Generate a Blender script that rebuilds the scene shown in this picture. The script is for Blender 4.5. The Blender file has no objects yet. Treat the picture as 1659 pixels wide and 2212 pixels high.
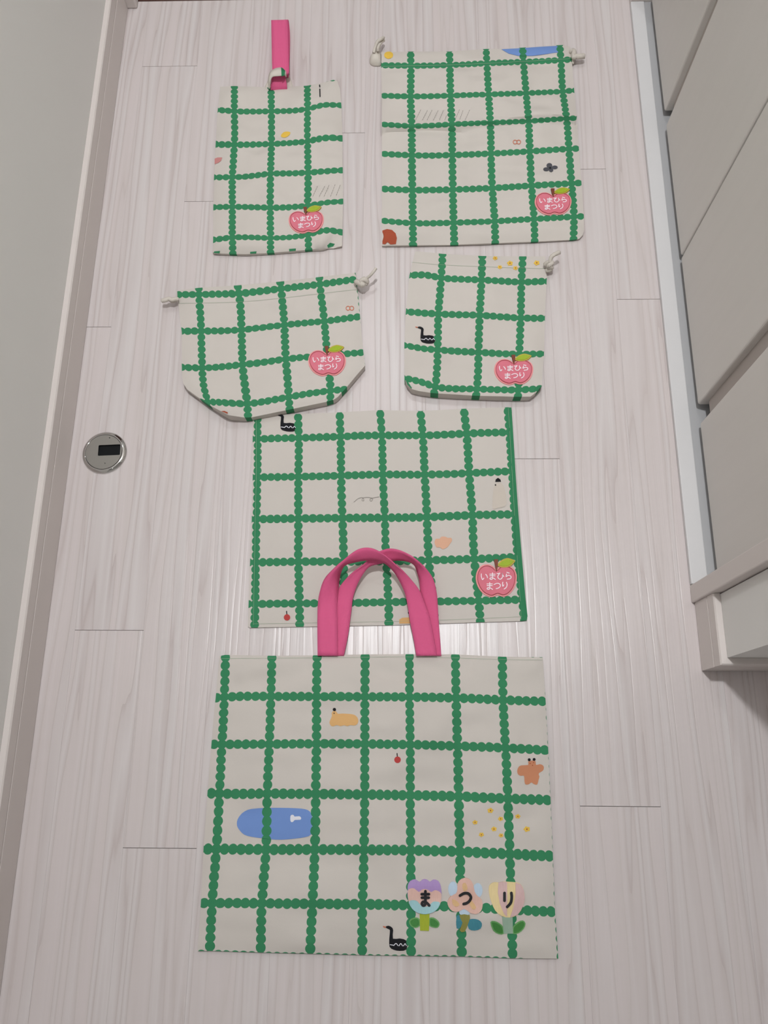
import bpy, math, random
import numpy as np
from mathutils import Vector, Matrix
from mathutils.geometry import delaunay_2d_cdt

scene = bpy.context.scene
col = scene.collection
random.seed(7)

# ------------------------------------------------------------------ camera
IW, IH = 1659.0, 2212.0
FPX = 1759.34                       # focal length in pixels of the photograph
HCAM = 1.03                         # phone held about a metre above the floor
PITCH, ROLL, YAW = 0.298559, -0.083022, 0.087512


def basis():
    fw = np.array([0, math.sin(PITCH), -math.cos(PITCH)])
    rt = np.array([1.0, 0, 0])
    up = np.cross(rt, fw)
    c, s = math.cos(ROLL), math.sin(ROLL)
    r2, u2 = c * rt + s * up, -s * rt + c * up
    cy, sy = math.cos(YAW), math.sin(YAW)
    Z = np.array([[cy, -sy, 0], [sy, cy, 0], [0, 0, 1]])
    return Z @ r2, Z @ u2, Z @ fw


CR, CU, CF = basis()
cam_d = bpy.data.cameras.new('camera')
cam = bpy.data.objects.new('camera', cam_d)
col.objects.link(cam)
cam_d.sensor_fit = 'HORIZONTAL'
cam_d.sensor_width = 36.0
cam_d.lens = FPX / IW * 36.0
cam_d.clip_start = 0.02
m = Matrix.Identity(4)
for i in range(3):
    m[i][0], m[i][1], m[i][2] = CR[i], CU[i], -CF[i]
m[2][3] = HCAM
cam.matrix_world = m
scene.camera = cam


def at(px, py, z=0.0):
    """photo pixel measured on the horizontal plane at height z -> (x, y)"""
    d = (px - IW / 2) / FPX * CR - (py - IH / 2) / FPX * CU + CF
    k = (z - HCAM) / d[2]
    return float(d[0] * k), float(d[1] * k)


# ------------------------------------------------------------------ world, lights, exposure
w = bpy.data.worlds.new('world')
scene.world = w
w.use_nodes = True
w.node_tree.nodes['Background'].inputs[0].default_value = (1.0, 0.96, 0.92, 1)
w.node_tree.nodes['Background'].inputs[1].default_value = 0.15
scene.view_settings.view_transform = 'Standard'
scene.view_settings.look = 'None'
scene.view_settings.gamma = 1.0
scene.view_settings.use_curve_mapping = False
scene.view_settings.exposure = 0.13
CEIL = 2.40
LAMPS = [((0.00, 0.58), 18.5), ((0.02, -0.95), 0.3), ((-0.03, 1.80), 4.6)]


# ------------------------------------------------------------------ node helpers
def srgb(r, g, b):
    f = lambda c: c / 12.92 if c <= 0.04045 else ((c + 0.055) / 1.055) ** 2.4
    return (f(r / 255), f(g / 255), f(b / 255), 1)


class NT:
    def __init__(s, name):
        s.m = bpy.data.materials.new(name)
        s.m.use_nodes = True
        s.t = s.m.node_tree
        s.b = s.t.nodes['Principled BSDF']

    def n(s, typ, **kw):
        nd = s.t.nodes.new(typ)
        for k, v in kw.items():
            setattr(nd, k, v)
        return nd

    def link(s, a, b):
        s.t.links.new(a, b)

    def math(s, op, a, b=None, clamp=False):
        nd = s.n('ShaderNodeMath', operation=op)
        nd.use_clamp = clamp
        for i, v in enumerate((a, b)):
            if v is None:
                continue
            if hasattr(v, 'links'):
                s.link(v, nd.inputs[i])
            else:
                nd.inputs[i].default_value = v
        return nd.outputs[0]

    def mix(s, fac, a, b, blend='MIX'):
        nd = s.n('ShaderNodeMix', data_type='RGBA', blend_type=blend)
        for sock, v in ((nd.inputs[0], fac), (nd.inputs[6], a), (nd.inputs[7], b)):
            if hasattr(v, 'links'):
                s.link(v, sock)
            else:
                sock.default_value = v
        return nd.outputs[2]

    def noise(s, vec, scale, detail=2.0, rough=0.5, w4=None):
        nd = s.n('ShaderNodeTexNoise')
        nd.inputs['Scale'].default_value = scale
        nd.inputs['Detail'].default_value = detail
        nd.inputs['Roughness'].default_value = rough
        if vec is not None:
            s.link(vec, nd.inputs['Vector'])
        return nd.outputs['Fac']

    def mapping(s, vec, scale=(1, 1, 1), loc=(0, 0, 0)):
        nd = s.n('ShaderNodeMapping')
        nd.inputs['Scale'].default_value = scale
        nd.inputs['Location'].default_value = loc
        s.link(vec, nd.inputs['Vector'])
        return nd.outputs[0]

    def ramp(s, fac, stops):
        nd = s.n('ShaderNodeValToRGB')
        e = nd.color_ramp.elements
        while len(e) < len(stops):
            e.new(0.5)
        for el, (p, c) in zip(e, stops):
            el.position = p
            el.color = c
        s.link(fac, nd.inputs[0])
        return nd.outputs[0]

    def bump(s, height, strength=0.2, dist=0.001):
        nd = s.n('ShaderNodeBump')
        nd.inputs['Strength'].default_value = strength
        nd.inputs['Distance'].default_value = dist
        s.link(height, nd.inputs['Height'])
        s.link(nd.outputs[0], s.b.inputs['Normal'])

    def obj(s):
        return s.n('ShaderNodeTexCoord').outputs['Object']


def setc(nt, c):
    if hasattr(c, 'links'):
        nt.link(c, nt.b.inputs['Base Color'])
    else:
        nt.b.inputs['Base Color'].default_value = c


def m_plain(name, c, rough=0.6, metal=0.0, spec=0.5, grain=0.04, gs=40.0):
    t = NT(name)
    f = t.noise(t.obj(), gs, 3.0)
    dark = tuple(x * (1 - grain) for x in c[:3]) + (1,)
    lite = tuple(min(1, x * (1 + grain)) for x in c[:3]) + (1,)
    setc(t, t.mix(f, dark, lite))
    t.b.inputs['Roughness'].default_value = rough
    t.b.inputs['Metallic'].default_value = metal
    t.b.inputs['Specular IOR Level'].default_value = spec
    return t.m


GREEN = srgb(57, 131, 91)
CREAM = srgb(209, 202, 195)


def m_print(name, base, blotch=None):
    """printed cotton: bobbled green check laid over the base colour, in cell units of the UV map"""
    t = NT(name)
    uv = t.n('ShaderNodeUVMap').outputs[0]
    sep = t.n('ShaderNodeSeparateXYZ')
    t.link(uv, sep.inputs[0])
    wob = t.noise(t.mapping(uv, (7, 7, 7)), 1.0, 1.0)
    wob = t.math('MULTIPLY', t.math('SUBTRACT', wob, 0.5), 0.022)

    def chain(a, b):
        a = t.math('ADD', a, wob)
        fa = t.math('SUBTRACT', a, t.math('ROUND', a))
        b6 = t.math('MULTIPLY', b, 6.0)
        fb = t.math('DIVIDE', t.math('SUBTRACT', b6, t.math('ROUND', b6)), 6.0)
        d = t.math('SQRT', t.math('ADD', t.math('MULTIPLY', fa, fa), t.math('MULTIPLY', fb, fb)))
        band = t.math('ADD', t.math('ABSOLUTE', fa), 0.045)
        return t.math('MINIMUM', d, band)
    sd = t.math('MINIMUM', chain(sep.outputs[0], sep.outputs[1]), chain(sep.outputs[1], sep.outputs[0]))
    mr = t.n('ShaderNodeMapRange', interpolation_type='SMOOTHSTEP')
    mr.inputs[1].default_value = 0.0965
    mr.inputs[2].default_value = 0.1025
    mr.inputs[3].default_value = 1.0
    mr.inputs[4].default_value = 0.0
    t.link(sd, mr.inputs[0])
    o = t.obj()
    f = t.noise(o, 18.0, 3.0)
    b1 = tuple(x * 0.96 for x in base[:3]) + (1,)
    cb = t.mix(f, b1, base)
    cg = t.mix(t.noise(o, 30.0, 2.0), GREEN, tuple(x * 1.12 for x in GREEN[:3]) + (1,))
    setc(t, t.mix(mr.outputs[0], cb, cg))
    t.b.inputs['Roughness'].default_value = 0.85
    t.b.inputs['Specular IOR Level'].default_value = 0.2
    t.bump(t.noise(o, 900.0, 1.0), 0.12, 0.0004)
    return t.m


def m_floor():
    t = NT('whitewashed_wood')
    o = t.n('ShaderNodeTexCoord').outputs['Object']
    rnd = t.n('ShaderNodeObjectInfo').outputs['Random']
    sep = t.n('ShaderNodeSeparateXYZ')
    t.link(o, sep.inputs[0])
    cmb = t.n('ShaderNodeCombineXYZ')
    t.link(t.math('MULTIPLY', sep.outputs[0], 9.0), cmb.inputs[0])
    t.link(t.math('MULTIPLY', sep.outputs[1], 0.6), cmb.inputs[1])
    t.link(t.math('MULTIPLY', rnd, 37.0), cmb.inputs[2])
    warp = t.noise(cmb.outputs[0], 1.0, 2.0, 0.45)
    cmb2 = t.n('ShaderNodeCombineXYZ')
    t.link(t.math('MULTIPLY', sep.outputs[0], 40.0), cmb2.inputs[0])
    t.link(t.math('MULTIPLY', sep.outputs[1], 1.5), cmb2.inputs[1])
    t.link(t.math('MULTIPLY', rnd, 11.0), cmb2.inputs[2])
    warp2 = t.noise(cmb2.outputs[0], 1.0, 2.0, 0.5)
    ph = t.math('ADD', t.math('MULTIPLY', sep.outputs[0], 70.0), t.math('MULTIPLY', warp, 7.0))
    ph = t.math('ADD', ph, t.math('MULTIPLY', warp2, 4.2))
    ph = t.math('ADD', ph, t.math('MULTIPLY', rnd, 17.0))
    saw = t.math('FRACT', ph)
    ring = t.ramp(saw, [(0.0, (0.05, 0.05, 0.05, 1)), (0.10, (0.62, 0.62, 0.62, 1)), (0.55, (1, 1, 1, 1)), (0.90, (0.45, 0.45, 0.45, 1)), (1.0, (0.05, 0.05, 0.05, 1))])
    # each ring has its own strength
    cell = t.n('ShaderNodeTexWhiteNoise', noise_dimensions='1D')
    t.link(t.math('ADD', t.math('FLOOR', ph), t.math('MULTIPLY', rnd, 3.0)), cell.inputs['W'])
    pv = cell.outputs['Value']
    cmb3 = t.n('ShaderNodeCombineXYZ')
    t.link(t.math('MULTIPLY', sep.outputs[0], 420.0), cmb3.inputs[0])
    t.link(t.math('MULTIPLY', sep.outputs[1], 5.0), cmb3.inputs[1])
    t.link(rnd, cmb3.inputs[2])
    fine = t.noise(cmb3.outputs[0], 1.0, 3.0, 0.6)
    pale = t.mix(pv, srgb(217, 211, 211), srgb(214, 204, 204))
    dark = t.mix(pv, srgb(188, 175, 174), srgb(210, 201, 199))
    c = t.mix(ring, dark, pale)
    c = t.mix(t.math('MULTIPLY', fine, 0.35), c, srgb(203, 192, 188))
    tint = t.math('MULTIPLY', t.math('SUBTRACT', rnd, 0.5), 0.16)
    c = t.mix(t.math('ABSOLUTE', tint), c, srgb(198, 190, 186))
    setc(t, c)
    t.b.inputs['Roughness'].default_value = 0.29
    t.b.inputs['Specular IOR Level'].default_value = 0.45
    h = t.math('ADD', t.math('MULTIPLY', ring, 0.8), t.math('MULTIPLY', fine, 0.5))
    t.bump(h, 0.42, 0.0006)
    return t.m


def m_grain(name, c0, c1, sx=120.0, sz=3.0, rough=0.5):
    """laminate with a faint upright grain"""
    t = NT(name)
    o = t.obj()
    f = t.noise(t.mapping(o, (sx, sx, sz)), 1.0, 3.0, 0.55)
    g = t.noise(t.mapping(o, (sx * 3, sx * 3, sz * 2)), 1.0, 2.0)
    setc(t, t.mix(t.math('ADD', t.math('MULTIPLY', f, 0.7), t.math('MULTIPLY', g, 0.3)), c0, c1))
    t.b.inputs['Roughness'].default_value = rough
    t.b.inputs['Specular IOR Level'].default_value = 0.35
    return t.m


def m_wall(name, c):
    t = NT(name)
    o = t.obj()
    setc(t, t.mix(t.noise(o, 6.0, 3.0), tuple(x * .985 for x in c[:3]) + (1,), c))
    t.b.inputs['Roughness'].default_value = 0.85
    t.b.inputs['Specular IOR Level'].default_value = 0.2
    t.bump(t.noise(o, 160.0, 3.0), 0.15, 0.001)
    return t.m


def m_web(name, c):
    """woven webbing: fine ribs across and along the tape (UV in metres)"""
    t = NT(name)
    uv = t.n('ShaderNodeUVMap').outputs[0]
    sep = t.n('ShaderNodeSeparateXYZ')
    t.link(uv, sep.inputs[0])
    a = t.math('SINE', t.math('MULTIPLY', sep.outputs[0], 2 * math.pi / 0.0019))
    b = t.math('SINE', t.math('MULTIPLY', sep.outputs[1], 2 * math.pi / 0.0016))
    h = t.math('ADD', t.math('MULTIPLY', a, 0.5), t.math('MULTIPLY', b, 0.35))
    f = t.math('MULTIPLY', t.math('ADD', h, 1.0), 0.25)
    setc(t, t.mix(f, tuple(x * .88 for x in c[:3]) + (1,), c))
    t.b.inputs['Roughness'].default_value = 0.75
    t.b.inputs['Specular IOR Level'].default_value = 0.25
    t.bump(h, 0.35, 0.0004)
    return t.m


def m_thread(name, c, sc=700.0):
    """satin stitched thread"""
    t = NT(name)
    o = t.obj()
    f = t.noise(t.mapping(o, (sc, sc * .12, sc)), 1.0, 2.0)
    setc(t, t.mix(f, tuple(x * .86 for x in c[:3]) + (1,), c))
    t.b.inputs['Roughness'].default_value = 0.6
    t.b.inputs['Specular IOR Level'].default_value = 0.35
    t.bump(f, 0.35, 0.0006)
    return t.m


M = dict(
    cloth=m_print('printed_check_cotton', CREAM),
    blue=m_print('print_blue', srgb(118, 150, 210)),
    tan=m_print('print_tan', srgb(222, 176, 118)),
    orange=m_print('print_orange_tan', srgb(205, 140, 106)),
    peach=m_print('print_peach', srgb(226, 178, 150)),
    black=m_print('print_black', srgb(32, 32, 36)),
    red=m_print('print_red', srgb(188, 72, 70)),
    yellow=m_print('print_yellow', srgb(232, 192, 84)),
    brown=m_print('print_brown', srgb(172, 84, 60)),
    rose=m_print('print_rose', srgb(205, 140, 138)),
    grey=m_print('print_grey', srgb(84, 84, 90)),
    white=m_print('print_white', srgb(232, 232, 240)),
    ink=m_print('print_ink', srgb(140, 134, 128)),
    ring=m_print('print_ring', srgb(206, 120, 92)),
    beige=m_print('print_beige', srgb(208, 198, 187)),
    green=m_plain('green_cloth', GREEN, 0.85, spec=0.2),
    cord=m_thread('cotton_cord', srgb(216, 208, 198), 900.0),
    cream=m_plain('cream_cloth', srgb(214, 207, 197), 0.88, spec=0.2),
    thread=m_plain('pale_thread', srgb(160, 182, 158), 0.8, spec=0.2),
    pink=m_web('pink_webbing', srgb(234, 102, 150)),
    patch=m_plain('patch_pink', srgb(222, 124, 140), 0.8, spec=0.2),
    patch_rim=m_plain('patch_rim', srgb(238, 156, 158), 0.75, spec=0.25),
    patch_stitch=m_plain('patch_stitch', srgb(176, 80, 92), 0.8, spec=0.2),
    stem=m_thread('stem_brown', srgb(128, 66, 48)),
    leaf_rim=m_thread('leaf_rim', srgb(196, 176, 74)),
    leaf=m_thread('leaf_green', srgb(166, 190, 44)),
    letter=m_plain('white_thread', srgb(250, 232, 240), 0.6, spec=0.3),
    blackthread=m_plain('black_thread', srgb(34, 34, 38), 0.65, spec=0.3),
    f_purple=m_thread('felt_purple', srgb(182, 152, 208)),
    f_pink=m_thread('felt_pink', srgb(232, 192, 180)),
    f_teal=m_thread('felt_teal', srgb(164, 208, 214)),
    f_lime=m_thread('felt_lime', srgb(170, 184, 52)),
    f_leaf=m_thread('felt_leaf', srgb(70, 138, 66)),
    f_leafedge=m_thread('felt_leaf_edge', srgb(112, 172, 104)),
    f_sky=m_thread('felt_sky', srgb(196, 216, 234)),
    f_peach=m_thread('felt_peach', srgb(228, 186, 172)),
    f_amber=m_thread('felt_amber', srgb(226, 186, 136)),
    f_deep=m_thread('felt_deep_teal', srgb(70, 140, 156)),
    f_olive=m_thread('felt_olive', srgb(146, 142, 72)),
    f_yellow=m_thread('felt_yellow', srgb(236, 214, 160)),
    f_mauve=m_thread('felt_mauve', srgb(220, 186, 184)),
    f_sage=m_thread('felt_sage', srgb(158, 184, 164)),
    floor=m_floor(),
    gap=m_plain('board_joint', srgb(120, 108, 102), 0.8),
    wall=m_wall('wall_paper', srgb(233, 231, 228)),
    ceil=m_wall('ceiling_paper', srgb(240, 240, 238)),
    base=m_grain('baseboard_laminate', srgb(214, 205, 201), srgb(220, 212, 208), 3.0, 3.0, 0.45),
    door=m_grain('door_laminate', srgb(208, 203, 198), srgb(218, 213, 208), 30.0, 1.2, 0.45),
    doorgap=m_plain('door_groove', srgb(172, 162, 156), 0.6),
    rail=m_plain('white_rail', srgb(213, 212, 213), 0.4, grain=0.01),
    track=m_plain('grey_track', srgb(176, 176, 178), 0.45, grain=0.02),
    brownwood=m_grain('dark_brown_wood', srgb(66, 42, 36), srgb(84, 54, 46), 40.0, 2.0, 0.5),
    chrome=m_plain('chrome', srgb(206, 205, 203), 0.08, 1.0, grain=0.01),
    satin=m_plain('satin_chrome', srgb(188, 186, 182), 0.22, 1.0, grain=0.01),
    blackp=m_plain('black_plastic', srgb(16, 18, 20), 0.7, spec=0.2),
    lampwhite=m_plain('lamp_white', srgb(240, 240, 238), 0.5, grain=0.01),
)
le = NT('lamp_glow')
le.b.inputs['Emission Color'].default_value = (0.97, 0.985, 1.0, 1)
le.b.inputs['Emission Strength'].default_value = 6.0
M['glow'] = le.m


# ------------------------------------------------------------------ object helpers
def tag(o, label=None, cat=None, group=None, kind=None):
    for k, v in (('label', label), ('category', cat), ('group', group), ('kind', kind)):
        if v:
            o[k] = v
    return o


def empty(name, loc, label=None, cat=None, group=None, kind=None):
    o = bpy.data.objects.new(name, None)
    o.empty_display_size = 0.05
    o.location = loc
    col.objects.link(o)
    o['origin'] = list(loc)
    return tag(o, label, cat, group, kind)


def root_of(parent):
    loc = Vector((0, 0, 0))
    while parent is not None:
        loc += Vector(parent.location)
        parent = parent.parent
    return loc


def mesh(name, verts, faces, mat, parent=None, uvs=None, smooth=False, label=None):
    off = root_of(parent)
    me = bpy.data.meshes.new(name)
    me.from_pydata([(v[0] - off.x, v[1] - off.y, v[2] - off.z) for v in verts], [], [list(f) for f in faces])
    if uvs is not None:
        ul = me.uv_layers.new(name='UVMap')
        vi = np.empty(len(me.loops), dtype=np.int32)
        me.loops.foreach_get('vertex_index', vi)
        ul.data.foreach_set('uv', np.asarray(uvs, dtype=np.float32)[vi].ravel())
    if smooth:
        me.polygons.foreach_set('use_smooth', [True] * len(me.polygons))
    me.materials.append(M[mat])
    me.update()
    o = bpy.data.objects.new(name, me)
    col.objects.link(o)
    if parent is not None:
        o.parent = parent
    if label:
        o['label'] = label
    return o


BOXF = [(0, 3, 2, 1), (4, 5, 6, 7), (0, 1, 5, 4), (1, 2, 6, 5), (2, 3, 7, 6), (3, 0, 4, 7)]


def boxv(x0, x1, y0, y1, z0, z1):
    return [(x0, y0, z0), (x1, y0, z0), (x1, y1, z0), (x0, y1, z0), (x0, y0, z1), (x1, y0, z1), (x1, y1, z1), (x0, y1, z1)]


def box(name, x0, x1, y0, y1, z0, z1, mat, parent=None, bevel=0.0, seg=2):
    o = mesh(name, boxv(x0, x1, y0, y1, z0, z1), BOXF, mat, parent)
    if bevel:
        b = o.modifiers.new('bevel', 'BEVEL')
        b.width = bevel
        b.segments = seg
        b.limit_method = 'ANGLE'
    return o


def cat_open(P, n=6):
    P = [np.array(p, float) for p in P]
    out = []
    for i in range(len(P) - 1):
        p0 = P[i - 1] if i else 2 * P[0] - P[1]
        p1, p2 = P[i], P[i + 1]
        p3 = P[i + 2] if i + 2 < len(P) else 2 * P[-1] - P[-2]
        for k in range(n):
            t = k / n
            out.append(0.5 * (2 * p1 + (p2 - p0) * t + (2 * p0 - 5 * p1 + 4 * p2 - p3) * t * t + (3 * p1 - p0 - 3 * p2 + p3) * t ** 3))
    out.append(P[-1])
    return out


def cat_closed(P, n=4):
    P = [np.array(p, float) for p in P]
    N = len(P)
    out = []
    for i in range(N):
        p0, p1, p2, p3 = P[i - 1], P[i], P[(i + 1) % N], P[(i + 2) % N]
        for k in range(n):
            t = k / n
            out.append(0.5 * (2 * p1 + (p2 - p0) * t + (2 * p0 - 5 * p1 + 4 * p2 - p3) * t * t + (3 * p1 - p0 - 3 * p2 + p3) * t ** 3))
    return out


def area2(P):
    return sum(P[i - 1][0] * P[i][1] - P[i][0] * P[i - 1][1] for i in range(len(P)))


def ccw(P):
    return list(P) if area2(P) > 0 else list(P)[::-1]


def seg_dist(Q, poly, closed=True):
    Q = np.asarray(Q, float)
    A = np.asarray(poly, float)
    B = np.roll(A, -1, axis=0)
    if not closed:
        A, B = A[:-1], B[:-1]
    best = np.full(len(Q), 1e9)
    for a, b in zip(A, B):
        ab = b - a
        L = float(ab @ ab) + 1e-18
        t = np.clip(((Q - a) @ ab) / L, 0, 1)
        d = np.linalg.norm(Q - a - t[:, None] * ab, axis=1)
        best = np.minimum(best, d)
    return best


def inside(Q, poly):
    Q = np.asarray(Q, float)
    c = np.zeros(len(Q), bool)
    n = len(poly)
    for i in range(n):
        x0, y0 = poly[i - 1]
        x1, y1 = poly[i]
        if y0 == y1:
            continue
        cond = ((y0 > Q[:, 1]) != (y1 > Q[:, 1])) & (Q[:, 0] < (x1 - x0) * (Q[:, 1] - y0) / (y1 - y0) + x0)
        c ^= cond
    return c


def resample(P, step):
    out = []
    N = len(P)
    for i in range(N):
        a, b = np.array(P[i]), np.array(P[(i + 1) % N])
        L = np.linalg.norm(b - a)
        k = max(1, int(round(L / step)))
        for j in range(k):
            out.append(tuple(a + (b - a) * j / k))
    return out


def fill(poly, step):
    """triangulate a simple polygon with an even inner grid; outline vertices come first, counter-clockwise"""
    poly = ccw([tuple(map(float, p)) for p in poly])
    A = np.array(poly)
    lo, hi = A.min(0), A.max(0)
    pts = []
    if step:
        ys = np.arange(lo[1] + step / 2, hi[1], step * .87)
        for r, y in enumerate(ys):
            for x in np.arange(lo[0] + (step / 2 if r % 2 else 0), hi[0], step):
                pts.append((x, y))
        if pts:
            Q = np.array(pts)
            k = inside(Q, poly)
            Q = Q[k]
            if len(Q):
                Q = Q[seg_dist(Q, poly) > step * .55]
            pts = [tuple(q) for q in Q]
    n = len(poly)
    res = delaunay_2d_cdt([Vector(p) for p in poly] + [Vector(p) for p in pts], [], [list(range(n))], 1, 1e-7)
    V = [(v.x, v.y) for v in res[0]]
    Fc = [list(f) for f in res[2]]
    F2 = []
    for f in Fc:
        a = sum(V[f[i - 1]][0] * V[f[i]][1] - V[f[i]][0] * V[f[i - 1]][1] for i in range(len(f)))
        F2.append(f if a > 0 else f[::-1])
    # boundary loop = edges used once
    used = {}
    for f in F2:
        for i in range(len(f)):
            used[(f[i - 1], f[i])] = 1
    bnd = [e for e in used if (e[1], e[0]) not in used]
    return V, F2, bnd


class TPS:
    def __init__(s, X, Y):
        X = np.asarray(X, float)
        n = len(X)
        K = s.k(np.linalg.norm(X[:, None] - X[None], axis=2)) + np.eye(n) * 1e-7
        P = np.hstack([np.ones((n, 1)), X])
        A = np.zeros((n + 3, n + 3))
        A[:n, :n] = K
        A[:n, n:] = P
        A[n:, :n] = P.T
        s.w = np.linalg.solve(A, np.vstack([np.asarray(Y, float), np.zeros((3, 2))]))
        s.X = X

    @staticmethod
    def k(r):
        return r * r * np.log(r + 1e-9)

    def __call__(s, Q):
        Q = np.asarray(Q, float)
        K = s.k(np.linalg.norm(Q[:, None] - s.X[None], axis=2))
        return np.hstack([K, np.ones((len(Q), 1)), Q]) @ s.w


def vnoise(Q, scale, seed):
    """smooth value noise, vectorised"""
    Q = np.asarray(Q, float) * scale + seed * 17.13
    i = np.floor(Q).astype(int)
    f = Q - i
    f = f * f * (3 - 2 * f)

    def hsh(a, b):
        h = (a * 374761393 + b * 668265263 + seed * 974711) & 0x7fffffff
        h = ((h ^ (h >> 13)) * 1274126177) & 0x7fffffff
        return (h % 10007) / 10007.0
    a, b = i[:, 0], i[:, 1]
    v = (hsh(a, b) * (1 - f[:, 0]) + hsh(a + 1, b) * f[:, 0]) * (1 - f[:, 1]) + (hsh(a, b + 1) * (1 - f[:, 0]) + hsh(a + 1, b + 1) * f[:, 0]) * f[:, 1]
    return v - 0.5


class Cloth:
    """one bag or mat: an outline and measured check crossings, laid on the floor"""

    def __init__(s, name, label, cat, view, outline, ctrl, zmap=0.007, edge=0.003, puff=0.006, plen=0.02,
                 wr=0.002, seed=1, ridges=(), steps=(), step=0.005, body='body', smooth_outline=False, z0=0.0006):
        s.view, s.zmap, s.z0 = view, zmap, z0
        s.edge, s.puff, s.plen, s.wr, s.seed = edge, puff, plen, wr, seed
        s.poly = ccw(resample([s.W(p) for p in outline], 0.007))
        s.ridges = [([s.W(p) for p in pl], a, wd) for pl, a, wd in ridges]
        s.steps = [([s.W(p) for p in pl], a, wd, ln) for pl, a, wd, ln in steps]
        s.tps = TPS([s.W((x, y)) for x, y, u, v in ctrl], [(u, v) for x, y, u, v in ctrl])
        A = np.array(s.poly)
        s.poly = [tuple(q) for q in A * ((HCAM - s.H(A)) / (HCAM - zmap))[:, None]]
        A = np.array(s.poly)
        c = A.mean(0)
        s.root = empty(name, (float(c[0]), float(c[1]), 0.0), label, cat)
        V, F, bnd = fill(s.poly, step)
        Q = np.array(V)
        z = s.H(Q)
        n = len(V)
        inner = Q + (c - Q) * 0.006
        verts = [(q[0], q[1], h) for q, h in zip(Q, z)] + [(q[0], q[1], z0) for q in inner]
        faces = list(F) + [[i + n for i in f[::-1]] for f in F] + [(b, a, a + n, b + n) for a, b in bnd]
        uv = s.tps(Q * ((HCAM - zmap) / (HCAM - z))[:, None])
        s.body = mesh(body, verts, faces, 'cloth', s.root, np.vstack([uv, uv]), smooth=True)
        s.body.data.set_sharp_from_angle(angle=math.radians(50))

    def px(s, p):
        ox, oy, sc = s.view
        return ox + p[0] / sc, oy + p[1] / sc

    def W(s, p, z=None):
        return at(*s.px(p), s.zmap if z is None else z)

    def H(s, Q):
        Q = np.asarray(Q, float)
        d = seg_dist(Q, s.poly)
        d = np.where(inside(Q, s.poly), d, 0)
        env = 1 - np.exp(-d / s.plen)
        z = s.z0 + s.edge + s.puff * env
        z = z + s.wr * (0.15 + env) * (1.2 * vnoise(Q, 14, s.seed) + 0.85 * vnoise(Q, 34, s.seed + 3) + 0.08 * vnoise(Q, 80, s.seed + 5) + 0.5 * vnoise(Q * np.array([0.55, 1.6]), 36, s.seed + 9))
        for pl, a, wd in s.ridges:
            z = z + a * np.exp(-(seg_dist(Q, pl, False) / wd) ** 2)
        for pl, a, wd, ln in s.steps:
            P = np.array(pl)
            o = np.argsort(P[:, 0])
            yl = np.interp(Q[:, 0], P[o, 0], P[o, 1])
            sd = Q[:, 1] - yl
            z = z + a / (1 + np.exp(-np.clip(sd / wd, -40, 40))) * np.exp(-np.clip(sd, 0, 1) / ln)
        return np.maximum(z, s.z0 + 0.0012)

    def lay(s, Q):
        """points measured at the mean cloth height -> points on the cloth surface"""
        Q = np.asarray(Q, float)
        P = Q
        for _ in range(2):
            P = Q * ((HCAM - s.H(P)) / (HCAM - s.zmap))[:, None]
        return P, s.H(P)

    # ---- flat print and sewn-on pieces
    def piece(s, name, pts, mat, lift=0.0003, thick=0.0, smooth=2, parent=None, view=None, step=0.0035, label=None, world=False):
        if not world:
            v0, s.view = s.view, view or s.view
            pts = [s.W(p) for p in pts]
            s.view = v0
        if smooth:
            pts = cat_closed(pts, smooth)
        V, F, bnd = fill(pts, step)
        Q0 = np.array(V)
        Q, z = s.lay(Q0)
        top = z + lift + thick
        verts = [(q[0], q[1], h) for q, h in zip(Q, top)]
        faces = list(F)
        uv = s.tps(Q0)
        if thick:
            n = len(V)
            verts += [(q[0], q[1], h) for q, h in zip(Q, z + lift - 0.0004)]
            faces += [(b, a, a + n, b + n) for a, b in bnd]
            uv = np.vstack([uv, uv])
        return mesh(name, verts, faces, mat, parent or s.root, uv, label=label)

    def stroke_geo(s, pts, width, lift, view=None, n=8, world=False):
        """a rounded pen stroke as a narrow strip"""
        v0, s.view = s.view, view or s.view
        P = np.array(pts, float) if len(pts) < 3 else np.array(cat_open(pts, n))
        if len(pts) < 3:
            P = np.array([P[0] + (P[-1] - P[0]) * k / 3 for k in range(4)])
        T = np.gradient(P, axis=0)
        T /= np.linalg.norm(T, axis=1)[:, None] + 1e-12
        N = np.stack([-T[:, 1], T[:, 0]], 1) * width / 2
        ring = list(P + N)
        for k in range(1, 5):
            a = math.pi * k / 5
            ring.append(P[-1] + N[-1] * math.cos(a) + T[-1] * width / 2 * math.sin(a))
        ring2 = list((P - N)[::-1])
        for k in range(1, 5):
            a = math.pi * k / 5
            ring2.append(P[0] - N[0] * math.cos(a) - T[0] * width / 2 * math.sin(a))
        L = P + N
        R = P - N
        verts, faces = [], []
        for a, b in zip(L, R):
            verts += [a, b]
        for i in range(len(P) - 1):
            faces.append((2 * i, 2 * i + 1, 2 * i + 3, 2 * i + 2))
        for end, sg in ((0, -1), (len(P) - 1, 1)):
            fan = [2 * end, 2 * end + 1]
            arc = []
            for k in range(1, 6):
                a = math.pi * k / 6
                verts.append(P[end] + N[end] * math.cos(a) + sg * T[end] * width / 2 * math.sin(a))
                arc.append(len(verts) - 1)
            faces.append([2 * end] + arc + [2 * end + 1])
        Wd = np.array([s.W(p) for p in verts])
        s.view = v0
        s.last0 = Wd
        Wd, z = s.lay(Wd)
        z = z + lift
        # keep faces pointing up
        out = []
        for f in faces:
            ar = sum(Wd[f[i - 1]][0] * Wd[f[i]][1] - Wd[f[i]][0] * Wd[f[i - 1]][1] for i in range(len(f)))
            out.append(f if ar > 0 else f[::-1])
        return [(q[0], q[1], h) for q, h in zip(Wd, z)], out

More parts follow.
